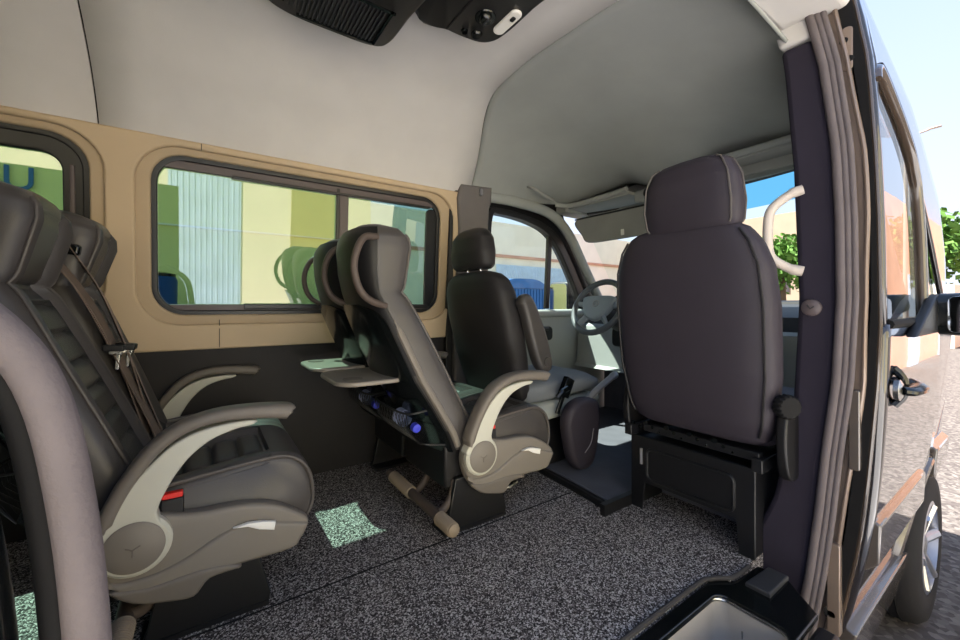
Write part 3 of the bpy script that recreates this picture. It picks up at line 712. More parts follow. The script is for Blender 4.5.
    m = MB(); m.plate([(0.20, 0.262), (0.235, 0.266), (0.262, 0.262), (0.302, 0.250), (0.298, 0.228), (0.262, 0.240), (0.235, 0.256)], None, 0.014, 0.003, XZ(-0.036)); m.build('recline_lever', 'white', sh)
    # armrest
    m = MB(); m.lathe([(0.001, 0), (0.072, 0), (0.072, 0.016), (0.065, 0.022), (0.001, 0.022)], (0.002, -0.024, 0.283), (0, -1, 0), 40); arm = m.build('armrest', 'cream', t)
    m = MB(); m.lathe([(0.001, 0), (0.058, 0), (0.059, 0.005), (0.055, 0.008), (0.001, 0.010)], (0.002, -0.044, 0.283), (0, -1, 0), 40); m.build('pivot_cap', 'shell', arm)
    m = MB()
    for a in range(3): m.tube([(0, -0.0545, 0.28), (0.016*math.cos(a*2.1+.5), -0.0545, 0.28+0.016*math.sin(a*2.1+.5))], 0.0015, 5)
    m.build('cap_mark', 'shell_dark', arm)
    CRM = cr([(-0.068, 0.30), (-0.045, 0.352), (-0.020, 0.405), (0.022, 0.460), (0.072, 0.508), (0.125, 0.533), (0.19, 0.543), (0.245, 0.543), (0.256, 0.536), (0.24, 0.529), (0.205, 0.524), (0.150, 0.505), (0.103, 0.466), (0.067, 0.412), (0.044, 0.352), (0.055, 0.30)], 4, True)
    m = MB(); m.plate([(p.x, p.y) for p in CRM], None, 0.042, 0.006, XZ(-0.026)); m.build('arm_side', 'cream', arm)
    AP = cr([(-0.066, 0.335, 0), (-0.048, 0.385, 0), (-0.018, 0.444, 0), (0.030, 0.510, 0), (0.085, 0.552, 0), (0.16, 0.574, 0), (0.25, 0.576, 0), (0.335, 0.567, 0), (0.350, 0.553, 0)], 5)
    m = MB(); rings = []
    nA = len(AP)
    for i, p in enumerate(AP):
        dd = (AP[min(i+1, nA-1)] - AP[max(i-1, 0)]).normalized(); nn = Vector((-dd.y, dd.x, 0))
        u = i/(nA-1); half = 0.017 + 0.005*sstep(0.6, 0.9, u); wid = 0.031
        if u > 0.97: half *= 0.55; wid *= 0.75
        if u < 0.03: half *= 0.5
        off = -0.010 - 0.005*sstep(0.6, 0.9, u)
        c2 = p + nn*off
        rings.append([(c2.x + nn.x*b_, -0.026 + a_, c2.y + nn.y*b_) for a_, b_ in sell(wid, half, 3.0, 16)])
    m.loft(rings); m.build('arm_pad', 'shell_dark', arm)
    # buckle
    m = MB(); m.box(0.047, 0.095, -0.006, 0.016, 0.30, 0.362); bu = m.build('belt_buckle', 'black', t, bevel=0.004)
    m = MB(); m.box(0.049, 0.093, -0.005, 0.015, 0.362, 0.376); m.build('release_button', 'red', bu, bevel=0.003)
    # leg, pan
    m = MB(); m.plate([(-0.135, 0.0), (0.150, 0.0), (0.155, 0.03), (0.11, 0.20), (-0.085, 0.20), (-0.12, 0.04)], None, 0.02, 0.004, XZ(0.016))
    m.box(-0.135, 0.15, 0.0, 0.10, 0.0, 0.012); m.build('leg', 'blackmetal', t)
    m = MB(); m.box(-0.06, 0.34, 0.03, 0.40, 0.125, 0.20); m.box(-0.12, -0.02, 0.03, 0.39, 0.16, 0.40); m.build('seat_pan', 'black', t, bevel=0.01)
    m = MB(); m.tube(cr([(0.10, 0.10, 0.135), (0.14, 0.055, 0.105), (0.19, 0.045, 0.092), (0.24, 0.05, 0.098)], 5), 0.009, 8, flat=1.6); m.build('slide_lever', 'steel', t)
    # belt
    add_front_strap(t, [(-0.30, 0.372, 1.02), (-0.215, 0.385, 0.90), (-0.13, 0.392, 0.73), (-0.06, 0.392, 0.58), (0.01, 0.385, 0.43)], 0.022, 'belt', 'seat_belt')
    add_front_strap(t, [(-0.30, 0.366, 1.02), (-0.19, 0.388, 0.86), (-0.10, 0.400, 0.66), (-0.02, 0.398, 0.44)], 0.020, 'belt', 'seat_belt')
    m = MB(); m.box(-0.135, -0.105, 0.365, 0.415, 0.705, 0.720); m.box(-0.118, -0.108, 0.372, 0.405, 0.655, 0.705); m.build('belt_tongue', 'steel', t, bevel=0.002)
    m = MB(); m.box(-0.150, -0.100, 0.360, 0.420, 0.715, 0.735); m.build('tongue_cover', 'black', t, bevel=0.004)
    m = MB(); m.box(-0.325, -0.275, 0.352, 0.392, 1.00, 1.035); m.build('belt_outlet', 'blackgloss', t, bevel=0.008)
    # tray table folded down behind the backrest
    TR = rrect(-0.50, 0.055, -0.24, 0.375, 0.075, 6)
    m = MB(); m.plate(TR, None, 0.016, 0.006, XY(0.585)); tr = m.build('tray_table', 'traygrey', t)
    m = MB(); m.lathe([(0.001, 0), (0.022, 0), (0.030, 0.0015), (0.034, 0.0015), (0.034, 0.0035), (0.001, 0.002)], (-0.435, 0.125, 0.5925), (0, 0, 1), 24); m.build('cup_recess', 'shell_dark', tr)
    for yy in (0.05, 0.375):
        m = MB(); m.tube(cr([(-0.265, yy, 0.585), (-0.255, yy, 0.60), (-0.258, yy, 0.64), (-0.29, yy, 0.70)], 4), 0.011, 8); m.build('tray_arm', 'traygrey', tr)
    # net pocket
    m = MB()
    fr_ = [(-0.20, 0.05, 0.50), (-0.245, 0.06, 0.455), (-0.245, 0.36, 0.455), (-0.20, 0.37, 0.50)]
    m.tube(cr([(-0.185, 0.03, 0.47), (-0.262, 0.05, 0.462), (-0.268, 0.21, 0.455), (-0.262, 0.37, 0.462), (-0.185, 0.39, 0.47)], 6), 0.004, 6)
    m.tube(cr([(-0.120, 0.03, 0.33), (-0.205, 0.05, 0.345), (-0.215, 0.21, 0.34), (-0.205, 0.37, 0.345), (-0.120, 0.39, 0.33)], 6), 0.004, 6)
    for k in range(12):
        y1 = 0.05 + 0.32*k/11
        for dy in (-0.06, 0.06):
            y2 = min(0.37, max(0.05, y1+dy)); m.tube([(-0.266, y1, 0.459), (-0.258, (y1+y2)/2, 0.40), (-0.212, y2, 0.343)], 0.0013, 4)
    m.build('net_pocket', 'black', t)
    if aisle:
        # foot rest bar with ribbed grips
        m = MB(); m.tube([(-0.163, -0.02, 0.085), (-0.163, 0.46, 0.085)], 0.019, 14); fb = m.build('foot_rest', 'gripbrown', t)
        for a, b_ in ((-0.105, -0.005), (0.225, 0.42)):
            n = int((b_-a)/0.008); pr_ = [(0.001, 0)]
            for k in range(n): pr_ += [(0.0225, 0.008*k+0.001), (0.0255, 0.008*k+0.003), (0.0255, 0.008*k+0.006), (0.0225, 0.008*k+0.0078)]
            pr_ += [(0.021, b_-a), (0.012, b_-a+0.006), (0.001, b_-a+0.007)]
            if a < 0: pr_ = [(0.001, -0.014), (0.014, -0.012), (0.022, -0.006)] + pr_[1:]
            m = MB(); m.lathe(pr_, (-0.163, a, 0.085), (0, 1, 0), 20); m.build('ribbed_grip', 'grip', fb)
        for yy in (0.03, 0.235):
            m = MB(); m.tube(cr([(-0.163, yy, 0.085), (-0.125, yy, 0.09), (-0.09, yy, 0.13), (-0.075, yy, 0.19)], 5), 0.015, 10); m.build('bracket_arm', 'gripbrown', fb)
    MIR[0] = False
    return t

SX = 0.863
near2 = coach_seat('taupe leather aisle seat facing the cab, nearest behind the two front seats', (SX, 0.0, 0), True, 'coach seats in the passenger cabin')
far2 = coach_seat('window-side coach seat beyond the aisle seat behind the driver, black rear shell showing', (SX, 0.81, 0), False, 'coach seats in the passenger cabin')
near1 = dup(near2, (SX-1.0, 0.0, 0), 'large taupe leather coach seat filling the left foreground with cream-sided armrest')
far1 = dup(far2, (SX-1.0, 0.81, 0), 'window-side coach seat beyond the belted foreground seat, against the wall between the windows')
for r_ in (near1, far1):
    for ch in r_.children:
        if ch.name.split('.')[0] in ('leg', 'foot_rest', 'slide_lever'):      # this row sits further back on its rails
            ch.location.x += 0.14 if not ch.name.startswith('slide') else 0.0
            if ch.name.startswith('slide'): ch.location.z -= 0.04; ch.location.y -= 0.02
        if ch.name.split('.')[0] in ('backrest', 'back_shell', 'lower_back_panel', 'edge_trim', 'grab_handle', 'seat_belt', 'belt_tongue', 'tongue_cover', 'belt_outlet', 'tray_table', 'net_pocket'):
            # this row stands a little more upright
            a = math.radians(5.0 if r_ is near1 else 8.5); piv = Vector((0.0, 0, 0.33))
            R_ = Matrix.Rotation(a, 4, 'Y') @ Matrix.Diagonal((1, 1, 0.965 if r_ is near1 else 0.955, 1))
            ch.matrix_local = Matrix.Translation(piv) @ R_ @ Matrix.Translation(-piv) @ ch.matrix_local

# water bottles in the nets of the second row
def bottle(label, loc, tiltz):
    t = thing('water_bottle', label, 'bottle', loc, 'water bottles in the seat nets')
    pr_ = [(0.001, 0), (0.027, 0.001), (0.031, 0.008)]
    for k in range(9): pr_ += [(0.031, 0.012+0.014*k), (0.0285, 0.018+0.014*k)]
    pr_ += [(0.031, 0.145), (0.029, 0.16), (0.020, 0.178), (0.0125, 0.188), (0.0125, 0.205), (0.001, 0.205)]
    ax = Vector((0, -1, tiltz)).normalized()
    m = MB(); m.lathe(pr_, (0, 0, 0), ax, 20); m.build('bottle_body', 'pet', t)
    m = MB(); m.lathe([(0.0318, 0), (0.0318, 0.045), (0.0310, 0.045), (0.0310, 0.0), (0.0318, 0)], ax*0.06, ax, 20); m.build('bottle_label', 'label', t)
    m = MB(); m.lathe([(0.001, 0.022), (0.0155, 0.021), (0.0165, 0.0), (0.0165, -0.002), (0.001, -0.002)][::-1], ax*0.192, ax, 18); m.build('bottle_cap', 'blue', t)
    return t
bottle('clear water bottle with blue cap lying in the net behind the aisle seat', (0.633, 0.25, 0.428), -0.10)
bottle('clear water bottle with blue cap in the net behind the window seat', (0.633, 0.66, 0.428), -0.10)

# ================================================================= FRONT SEATS
def rsec(cx, cy, z, hx, hy, p=3.2, n=36, tx=0.0):
    return [(cx + a, cy + b_, z + tx*a) for a, b_ in sell(hx, hy, p, n)]
# passenger seat
ps = thing('passenger_seat', 'charcoal front passenger seat seen from behind on a black steel box', 'seat', (1.5, -0.50, 0))
def L(x, y, z): return (x-1.5, y+0.50, z)
m = MB()
T = [(0.385, 1.545, 0.205, .045), (0.40, 1.54, 0.235, .060), (0.45, 1.53, 0.255, .072), (0.62, 1.505, 0.278, .082), (0.85, 1.48, 0.282, .082), (0.98, 1.465, 0.272, .078), (1.06, 1.455, 0.245, .072), (1.11, 1.45, 0.21, .064), (1.135, 1.448, 0.165, .050), (1.142, 1.448, 0.12, .035)]
zs = bz(0.385, 1.142, 50)
m.loft([[L(*q) for q in rsec(lerp(T, z)[0], -0.50, z, lerp(T, z)[2], lerp(T, z)[1], 3.6, 40)] for z in zs]); bk = m.build('backrest', 'fabric', ps)
for sg in (-1, 1):
    m = MB(); m.tube([L(lerp(T, z)[0]-lerp(T, z)[2]*0.80, -0.50+sg*lerp(T, z)[1]*0.93, z) for z in bz(0.42, 1.10, 34)], 0.004, 6); m.build('piping', 'fabric_blk', bk)
m = MB()
for k in range(4): m.lathe([(0.001, 0.003), (0.006, 0.002), (0.008, 0)], L(1.462+.0, -0.62+0.08*k, 0.475), (-1, 0, 0), 10)
m.build('cover_button', 'fabric_blk', bk)
m = MB()
H = [(1.150, 1.43, .148, .042), (1.165, 1.43, .162, .052), (1.23, 1.425, .168, .060), (1.32, 1.42, .158, .058), (1.37, 1.42, .135, .050), (1.392, 1.425, .10, .034), (1.40, 1.43, .06, .02)]
m.loft([[L(*q) for q in rsec(lerp(H, z)[0], -0.538, z-0.035, lerp(H, z)[2], lerp(H, z)[1], 3.4, 36)] for z in bz(1.15, 1.40, 24)]); hd = m.build('headrest', 'fabric', ps)
for sg in (-1, 1):
    m = MB(); m.tube([L(lerp(H, z)[0]-lerp(H, z)[2]*0.86, -0.538+sg*lerp(H, z)[1]*0.90, z-0.035) for z in bz(1.158, 1.385, 20)], 0.0032, 6); m.build('piping', 'piping', hd)
    m = MB(); m.tube([L(lerp(H, z)[0]+lerp(H, z)[2]*0.25, -0.538+sg*lerp(H, z)[1]*1.0, z-0.035) for z in bz(1.158, 1.385, 20)], 0.0032, 6); m.build('piping', 'piping', hd)
m = MB()
for yy in (-0.60, -0.45): m.tube([L(1.445, yy, 1.10), L(1.432, yy, 1.18)], 0.007, 8)
m.build('headrest_post', 'steel', ps)
m = MB()
m.loft([[L(x, -0.50+b_, z0+a_) for a_, b_ in sell(hz, hy, 4, 32)] for x, z0, hz, hy in ((1.55, 0.43, 0.04, 0.20), (1.58, 0.43, 0.07, 0.25), (1.85, 0.44, 0.075, 0.26), (2.0, 0.445, 0.07, 0.255), (2.06, 0.44, 0.045, 0.24))]); m.build('seat_cushion', 'fabric', ps)
# steel box with cut-out and pressed panel
m = MB(); m.plate([(-0.705, 0.0), (-0.655, 0.0), (-0.645, 0.115), (-0.30, 0.115), (-0.285, 0.0), (-0.235, 0.0), (-0.235, 0.305), (-0.705, 0.305)], None, 0.012, 0.004, lambda u, v, w: L(1.515+w, u, v))
m.box(*[c for c in (0.02, 0.50)], -0.20, -0.188, 0.0, 0.30); m.box(0.02, 0.50, 0.25, 0.262, 0.0, 0.30)
bx = m.build('seat_box', 'blackmetal', ps)
m = MB(); m.plate([(-0.70, 1.52), (-0.24, 1.52), (-0.24, 2.0), (-0.70, 2.0)], None, 0.012, 0.004, lambda u, v, w: L(v, u, 0.30+w)); m.build('box_top', 'blackmetal', bx)
m = MB(); m.tube([L(1.508, y, z) for y, z in rrect(-0.64, 0.135, -0.31, 0.262, 0.025)], 0.006, 8, closed=True); m.build('pressed_frame', 'blackmetal', bx)
m = MB(); m.tube([L(1.506, -0.285, 0.19), L(1.506, -0.285, 0.255)], 0.006, 8); m.build('slot', 'silver', bx)
m = MB()
for yy, zz in ((-0.70, 0.318), (-0.245, 0.325)): m.lathe([(0.001, 0.02), (0.011, 0.02), (0.012, 0)], L(1.54, yy, zz-0.02), (0, 0, 1), 12)
m.build('mounting_bolt', 'steel', bx)
m = MB()
for yy in (-0.24, -0.72): m.box(*[c for c in (-0.02, 0.46)], yy+0.50-0.016, yy+0.50+0.016, 0.306, 0.35)
m.box(0.0, 0.03, -0.22, 0.20, 0.335, 0.365); m.build('slide_rail', 'blackmetal', ps, bevel=0.003)
m = MB()
for k in range(14): m.lathe([(0.001, 0.008), (0.004+0.003*(k % 3), 0.007), (0.008, 0)], L(1.505, -0.64+0.03*k, 0.345+0.012*((k*7) % 3)), (-1, 0, 0), 8)
m.build('adjuster_hardware', 'blackgloss', ps)
for yy, sg in ((-0.225, 1), (-0.785, -1)):
    m = MB(); m.plate(cr([(1.52, 0.30), (1.49, 0.36), (1.485, 0.46), (1.52, 0.545), (1.57, 0.53), (1.62, 0.42), (1.65, 0.33), (1.58, 0.29)], 4, True) and [(p.x, p.y) for p in cr([(1.52, 0.30), (1.49, 0.36), (1.485, 0.46), (1.52, 0.545), (1.57, 0.53), (1.62, 0.42), (1.65, 0.33), (1.58, 0.29)], 4, True)], None, 0.03, 0.008, lambda u, v, w: L(u, yy+w, v)); m.build('recliner_cover', 'black', ps)
m = MB(); ax = Vector((-0.55, -0.85, 0)).normalized(); kc = Vector(L(1.505, -0.785, 0.535))
u_ = Vector((0, 0, 1)); w_ = ax.cross(u_); rings = []
for h, rr in ((0, 0.030), (0.003, 0.037), (0.024, 0.037), (0.030, 0.032), (0.032, 0.010)):
    rings.append([kc + ax*h + (rr*(1 + (0.05 if k % 4 < 2 else -0.05)))*(math.cos(2*PI*k/64)*u_ + math.sin(2*PI*k/64)*w_) for k in range(64)])
m.loft(rings)
m.build('recline_knob', 'rubber', ps)
m = MB(); m.plate([(p.x, p.y) for p in cr([(1.50, 0.66), (1.49, 0.90), (1.53, 0.94), (1.58, 0.90), (1.62, 0.66), (1.62, 0.50), (1.57, 0.46), (1.52, 0.50)], 4, True)], None, 0.05, 0.02, lambda u, v, w: L(u+0.02, -0.192+w, v+0.06)); m.build('folded_armrest', 'fabric', ps)

# driver seat
ds = thing('driver_seat', 'black driver seat by the far cab door with raised armrest on its side', 'seat', (1.155, 0.425, 0))
def L(x, y, z): return (x-1.2, y-0.42, z)
m = MB()
T = [(0.36, 1.345, 0.20, .05), (0.40, 1.33, 0.235, .066), (0.60, 1.28, 0.265, .08), (0.80, 1.235, 0.27, .085), (0.92, 1.21, 0.255, .08), (0.98, 1.20, 0.225, .07), (1.01, 1.195, 0.18, .055), (1.022, 1.195, 0.12, .035)]
m.loft([[L(*q) for q in rsec(lerp(T, z)[0], 0.42, z, lerp(T, z)[2], lerp(T, z)[1], 3.4, 40)] for z in bz(0.36, 1.022, 44)]); m.build('backrest', 'fabric_blk', ds)
m = MB()
H = [(1.035, 1.185, .135, .045), (1.05, 1.185, .155, .06), (1.12, 1.18, .160, .07), (1.19, 1.18, .145, .066), (1.225, 1.185, .115, .05), (1.245, 1.19, .07, .025)]
m.loft([[L(*q) for q in rsec(lerp(H, z)[0], 0.43, z, lerp(H, z)[2], lerp(H, z)[1], 2.8, 32)] for z in bz(1.035, 1.24, 20)]); hd = m.build('headrest', 'fabric_blk', ds)
m = MB(); m.tube([L(lerp(H, z)[0]+lerp(H, z)[2]*0.3, 0.43-lerp(H, z)[1]*0.96, z) for z in bz(1.04, 1.23, 16)], 0.004, 6); m.build('piping', 'piping', hd)
m = MB()
for yy in (0.37, 0.49): m.tube([L(1.195, yy, 0.99), L(1.185, yy, 1.06)], 0.007, 8)
m.build('headrest_post', 'steel', ds)
m = MB()
m.loft([[L(x, 0.42+b_, z0+a_) for a_, b_ in sell(hz, hy, 4, 32)] for x, z0, hz, hy in ((1.30, 0.41, 0.04, 0.20), (1.34, 0.41, 0.06, 0.24), (1.62, 0.425, 0.060, 0.255), (1.80, 0.43, 0.055, 0.25), (1.865, 0.425, 0.03, 0.235))]); m.build('seat_cushion', 'seatgrey', ds)
m = MB(); m.loft([[L(x, 0.42+b_, z0+a_) for a_, b_ in sell(hz, hy, 5, 28)] for x, z0, hz, hy in ((1.30, 0.31, 0.05, 0.22), (1.33, 0.31, 0.06, 0.25), (1.78, 0.335, 0.045, 0.265), (1.85, 0.345, 0.02, 0.25))]); m.build('seat_skirt', 'dash', ds)
m = MB(); m.box(*L(1.34, 0.20, 0.03)[:1], L(1.78, 0, 0)[0], -0.21, 0.21, 0.03, 0.27); m.build('seat_box', 'blackmetal', ds, bevel=0.01)
ao = cr([(1.27, 0.82), (1.25, 0.86), (1.27, 0.90), (1.32, 0.89), (1.40, 0.74), (1.445, 0.60), (1.44, 0.545), (1.39, 0.535), (1.34, 0.60)], 4, True)
m = MB(); m.plate([(p.x, p.y) for p in ao], None, 0.065, 0.022, lambda u, v, w: L(u-0.02, 0.125+w, v)); ar = m.build('folded_armrest', 'leather_dark', ds)
m = MB(); m.lathe([(0.001, 0.006), (0.022, 0.005), (0.024, 0)], L(1.385, 0.092, 0.585), (0, -1, 0), 20); m.build('pivot_cap', 'leather_dark', ar)
m = MB(); m.tube(cr([L(1.46, 0.10, 0.405), L(1.48, 0.09, 0.43), L(1.52, 0.09, 0.445)], 4), 0.014, 8); m.build('adjuster_knob', 'blackgloss', ds)
m = MB(); M4 = Matrix.Translation(L(1.55, 0.13, 0.44)) @ Matrix.Rotation(math.radians(28), 4, 'Y'); m.box(-0.028, 0.028, -0.016, 0.016, -0.05, 0.05, M4); m.box(-0.012, 0.012, -0.006, 0.006, -0.14, -0.05, M4); m.build('belt_buckle', 'blackgloss', ds, bevel=0.004)

# parking brake with its boot panel between the front seats
hb = thing('parking_brake', 'dark grey parking brake boot with raised pale lever between the front seats', 'handbrake', (1.5, 0.10, 0.03))
bo = cr([(-0.055, 0.26), (-0.02, 0.34), (0.06, 0.375), (0.16, 0.36), (0.19, 0.30), (0.18, 0.15), (0.14, 0.02), (0.05, -0.0), (-0.01, 0.05), (-0.04, 0.15)], 4, True)
m = MB(); m.plate([(p.x, p.y*0.95) for p in bo], None, 0.075, 0.028, XZ(0.0)); b_o = m.build('boot_panel', 'fabric', hb)
m = MB(); m.tube(cr([(0.06, -0.039, 0.09), (0.105, -0.039, 0.13), (0.125, -0.039, 0.20)], 5), 0.0025, 6); m.build('stitch_line', 'silver', b_o)
m = MB(); m.tube(cr([(0.10, 0.0, 0.32), (0.18, 0.0, 0.37), (0.30, 0.0, 0.425), (0.36, 0.0, 0.448)], 5), [0.016]*12+[0.019]*3+[0.012], 10, flat=1.2); m.build('brake_lever', 'silver', hb)

# ---- dashboard
da = thing('dashboard', 'grey dashboard with dark instrument hood under the windscreen', 'dashboard', (2.6, 0, 0))
m = MB()
DS = [(-0.28, 0.40), (-0.24, 0.42), (-0.22, 0.62), (-0.20, 0.70), (-0.14, 0.73), (0.34, 0.84), (0.42, 0.82), (0.42, 0.40)]
m.plate(DS, None, 1.58, 0.012, XZ(0.05)); m.build('lower_panel', 'dash', da)
m = MB(); m.plate([(-0.17, 0.71), (-0.12, 0.79), (0.0, 0.82), (0.34, 0.86), (0.34, 0.82), (-0.1, 0.71)], None, 1.66, 0.010, XZ(0.0)); m.build('top_pad', 'dashdark', da)
m = MB(); rings = []
for x, s_ in ((-0.26, 1.0), (-0.20, 1.04), (-0.05, 1.0), (0.05, 0.8)):
    rings.append([(x, 0.37 + 0.17*s_*math.cos(a), 0.80 + 0.135*s_*max(0, math.sin(a))**0.8) for a in [PI*k/20 for k in range(21)]] + [(x, 0.20, 0.76), (x, 0.54, 0.76)][::1])
m.loft(rings); m.build('instrument_hood', 'dashdark', da)
m = MB(); m.plate(rrect(0.19, 0.57, 0.50, 0.70, 0.03), None, 0.04, 0.01, YZ(-0.235)); m.build('column_surround', 'black', da)
m = MB(); m.plate(rrect(-0.15, 0.42, 0.16, 0.80, 0.03), None, 0.06, 0.015, YZ(-0.24)); m.build('centre_stack', 'dashdark', da)
m = MB(); m.box(0.10, 0.12, -0.84, 0.84, 0.0, 0.5); m.build('bulkhead', 'mat', da)

# ---- steering wheel
sw = thing('steering_wheel', 'grey four-spoke steering wheel in front of the driver seat', 'steering wheel', (2.10, 0.42, 0.845))
Rm = Matrix.Rotation(math.radians(-62), 4, 'Y')      # wheel plane leans back
def SWp(a, r, h=0.0):
    return Rm @ Vector((r*math.sin(a), r*math.cos(a), h)) if False else (Rm @ Vector((h*0 + r*math.sin(a), r*math.cos(a), h)))
m = MB(); m.tube([SWp(2*PI*k/48, 0.186) for k in range(48)], 0.0195, 12, closed=True); m.build('rim', 'wheelgrey', sw)
m = MB()
hubo = cr([(0.066, -0.115, 0), (0.075, 0, 0), (0.066, 0.115, 0), (0.02, 0.12, 0), (-0.06, 0.08, 0), (-0.10, 0.0, 0), (-0.06, -0.08, 0), (0.02, -0.12, 0)], 4, True)
m.plate([(p.x, p.y) for p in hubo], None, 0.05, 0.015, lambda u, v, w: Rm @ Vector((u, v, w))); hb_ = m.build('airbag_cover', 'hub', sw)
for a in (math.radians(8), math.radians(172), math.radians(228), math.radians(312)):
    m = MB(); m.tube([SWp(a, 0.07, -0.004), SWp(a, 0.13, -0.008), SWp(a, 0.186, 0.0)], [0.028, 0.020, 0.016], 8, flat=0.6); m.build('spoke', 'hub', sw)
m = MB(); m.tube([Rm @ Vector((0.022*math.sin(2*PI*k/24)+0.01, 0.022*math.cos(2*PI*k/24), 0.027)) for k in range(24)], 0.0022, 6, closed=True)
for k in range(3):
    a = PI/2 + k*2*PI/3; m.tube([Rm @ Vector((0.01, 0, 0.027)), Rm @ Vector((0.01+0.021*math.sin(a), 0.021*math.cos(a), 0.027))], [0.003, 0.001], 6)
m.build('hub_emblem', 'silver', hb_)
m = MB(); m.tube([Rm @ Vector((0, 0, -0.02)), Rm @ Vector((0, 0, -0.26))], 0.05, 14); m.build('steering_column', 'dashdark', sw)

# ---- sun visors, cab grab handles, pillar handle
v1 = thing('sun_visor', 'grey sun visor folded down above the driver side of the windscreen', 'sun visor', (2.31, 0.47, 1.49))
m = MB(); m.plate([(p.x, p.y) for p in cr([(-0.30, 0.0), (-0.31, -0.12), (-0.27, -0.178), (0.0, -0.186), (0.21, -0.176), (0.265, -0.12), (0.32, -0.0), (0.0, 0.015)], 5, True)], None, 0.022, 0.009, lambda u, v, w: (w-0.06*v, u, v)); vb = m.build('visor_panel', 'visor', v1)
m = MB(); m.tube([(-0.012, -0.30, 0.0), (-0.012, 0.32, 0.006)], 0.006, 8); m.build('hinge_rod', 'black', v1)
m = MB(); m.plate(rrect(-0.10, -0.165, -0.075, -0.125, 0.006), None, 0.004, 0.001, lambda u, v, w: (w-0.06*v-0.0125, u, v)); m.build('visor_label', 'white', vb)
v2 = thing('sun_visor', 'grey sun visor above the passenger side, beside the right pillar', 'sun visor', (2.34, -0.50, 1.635))
m = MB(); m.plate(rrect(-0.29, -0.10, 0.30, 0.0, 0.03), None, 0.022, 0.009, lambda u, v, w: (w-0.06*v, u, v)); m.build('visor_panel', 'visor', v2)
gh = thing('grab_handle', 'small grey grab handle on the roof edge above the driver door', 'handle', (1.88, 0.715, 1.60))
m = MB(); m.tube(cr([(-0.12, 0.03, 0.055), (-0.10, -0.02, 0.03), (-0.02, -0.035, -0.005), (0.08, -0.03, -0.03), (0.13, 0.01, -0.02)], 6), 0.011, 8); m.build('handle_bar', 'visor', gh)
m = MB(); m.lathe([(0.001, 0.014), (0.018, 0.012), (0.02, 0)], (-0.115, 0.02, 0.055), (0, -1, 0), 14); m.build('handle_mount', 'visor', gh)
gp = thing('grab_handle', 'cream grab handle on the dark pillar beside the passenger headrest', 'handle', (1.59, -0.78, 1.09))
m = MB(); m.tube(cr([(0.0, -0.03, 0.135), (-0.012, 0.0, 0.125), (-0.028, 0.042, 0.088), (-0.032, 0.055, 0.045), (-0.032, 0.055, -0.045), (-0.028, 0.042, -0.085), (-0.012, 0.0, -0.118), (0.0, -0.03, -0.128)], 6), [0.017]*6+[0.0145]*31+[0.017]*6, 12); m.build('handle_bar', 'handlecream', gp)
eb = thing('belt_anchor_cover', 'small round grey cap with a pressed mark low on the dark pillar', 'cap', (1.578, -0.835, 0.845))
m = MB(); m.lathe([(0.001, 0.012), (0.018, 0.0115), (0.025, 0.007), (0.027, 0)], (0, 0, 0), (-1, 0, 0), 24); m.build('cap_disc', 'track', eb)
m = MB(); m.tube([(-0.0125, -0.010, 0.004), (-0.0125, 0.0, -0.004), (-0.0125, 0.008, 0.009)], 0.002, 6); m.build('pressed_mark', 'dashdark', eb)

# ---- roof air conditioner outlet and lamp console
ac = thing('air_conditioning_unit', 'large black roof air unit with a row of vent fins', 'air conditioner', (0.345, -0.15, 1.90))
out = cr([(-0.215, 0.10), (-0.20, 0.24), (-0.13, 0.295), (0.05, 0.305), (0.16, 0.30), (0.205, 0.26), (0.215, 0.10), (0.215, -0.40), (-0.215, -0.40)], 5, True)
m = MB(); pts = [(p.x, p.y) for p in out]
m.loft([[(x*1.06, y*1.04, 0.012) for x, y in pts], [(x*1.04, y*1.03, -0.06) for x, y in pts], [(x*1.0, y*1.0, -0.095) for x, y in pts], [(x*0.94, y*0.96, -0.105) for x, y in pts]]); m.build('housing', 'black', ac)
m = MB()
for k in range(22): m.box(-0.13+0.0125*k, -0.13+0.0125*k+0.005, 0.10, 0.262 if k > 2 else 0.235, -0.111, -0.100)
m.build('vent_fins', 'dashdark', ac)
m = MB(); m.box(-0.150, 0.165, 0.085, 0.092, -0.112, -0.10); m.box(-0.150, -0.143, 0.085, 0.225, -0.112, -0.10); m.box(0.150, 0.158, 0.085, 0.262, -0.112, -0.10); m.box(-0.10, 0.158, 0.264, 0.270, -0.112, -0.10); m.build('vent_frame', 'blackgloss', ac)
lc = thing('lamp_console', 'black overhead console with a round knob and oblong white lamp', 'lamp', (0.80, -0.20, 1.90))
out = cr([(-0.22, 0.13), (-0.10, 0.155), (0.02, 0.15), (0.075, 0.12), (0.095, 0.05), (0.095, -0.10), (0.09, -0.35), (-0.22, -0.35)], 5, True)
pts = [(p.x, p.y) for p in out]
m = MB(); m.loft([[(x*1.05, y*1.04, 0.015) for x, y in pts], [(x*1.03, y*1.02, -0.045) for x, y in pts], [(x*0.97, y*0.97, -0.072) for x, y in pts], [(x*0.86, y*0.9, -0.08) for x, y in pts]]); m.build('housing', 'black', lc)
m = MB(); m.plate(rrect(0.03, -0.075, 0.072, 0.055, 0.02), None, 0.012, 0.005, XY(-0.083)); ln = m.build('lamp_lens', 'lens', lc)
m = MB(); m.plate(rrect(0.044, -0.05, 0.058, -0.03, 0.004), None, 0.008, 0.002, XY(-0.090)); m.build('lamp_switch', 'black', ln)
m = MB(); m.lathe([(0.001, 0.016), (0.018, 0.016), (0.022, 0.012), (0.024, 0.004), (0.034, 0.004), (0.036, 0)], (-0.022, 0.015, -0.08), (0, 0, -1), 28); kn = m.build('control_knob', 'blackgloss', lc)
m = MB(); m.box(-0.025, -0.019, -0.001, 0.031, -0.0995, -0.094); m.build('knob_ridge', 'dashdark', kn)
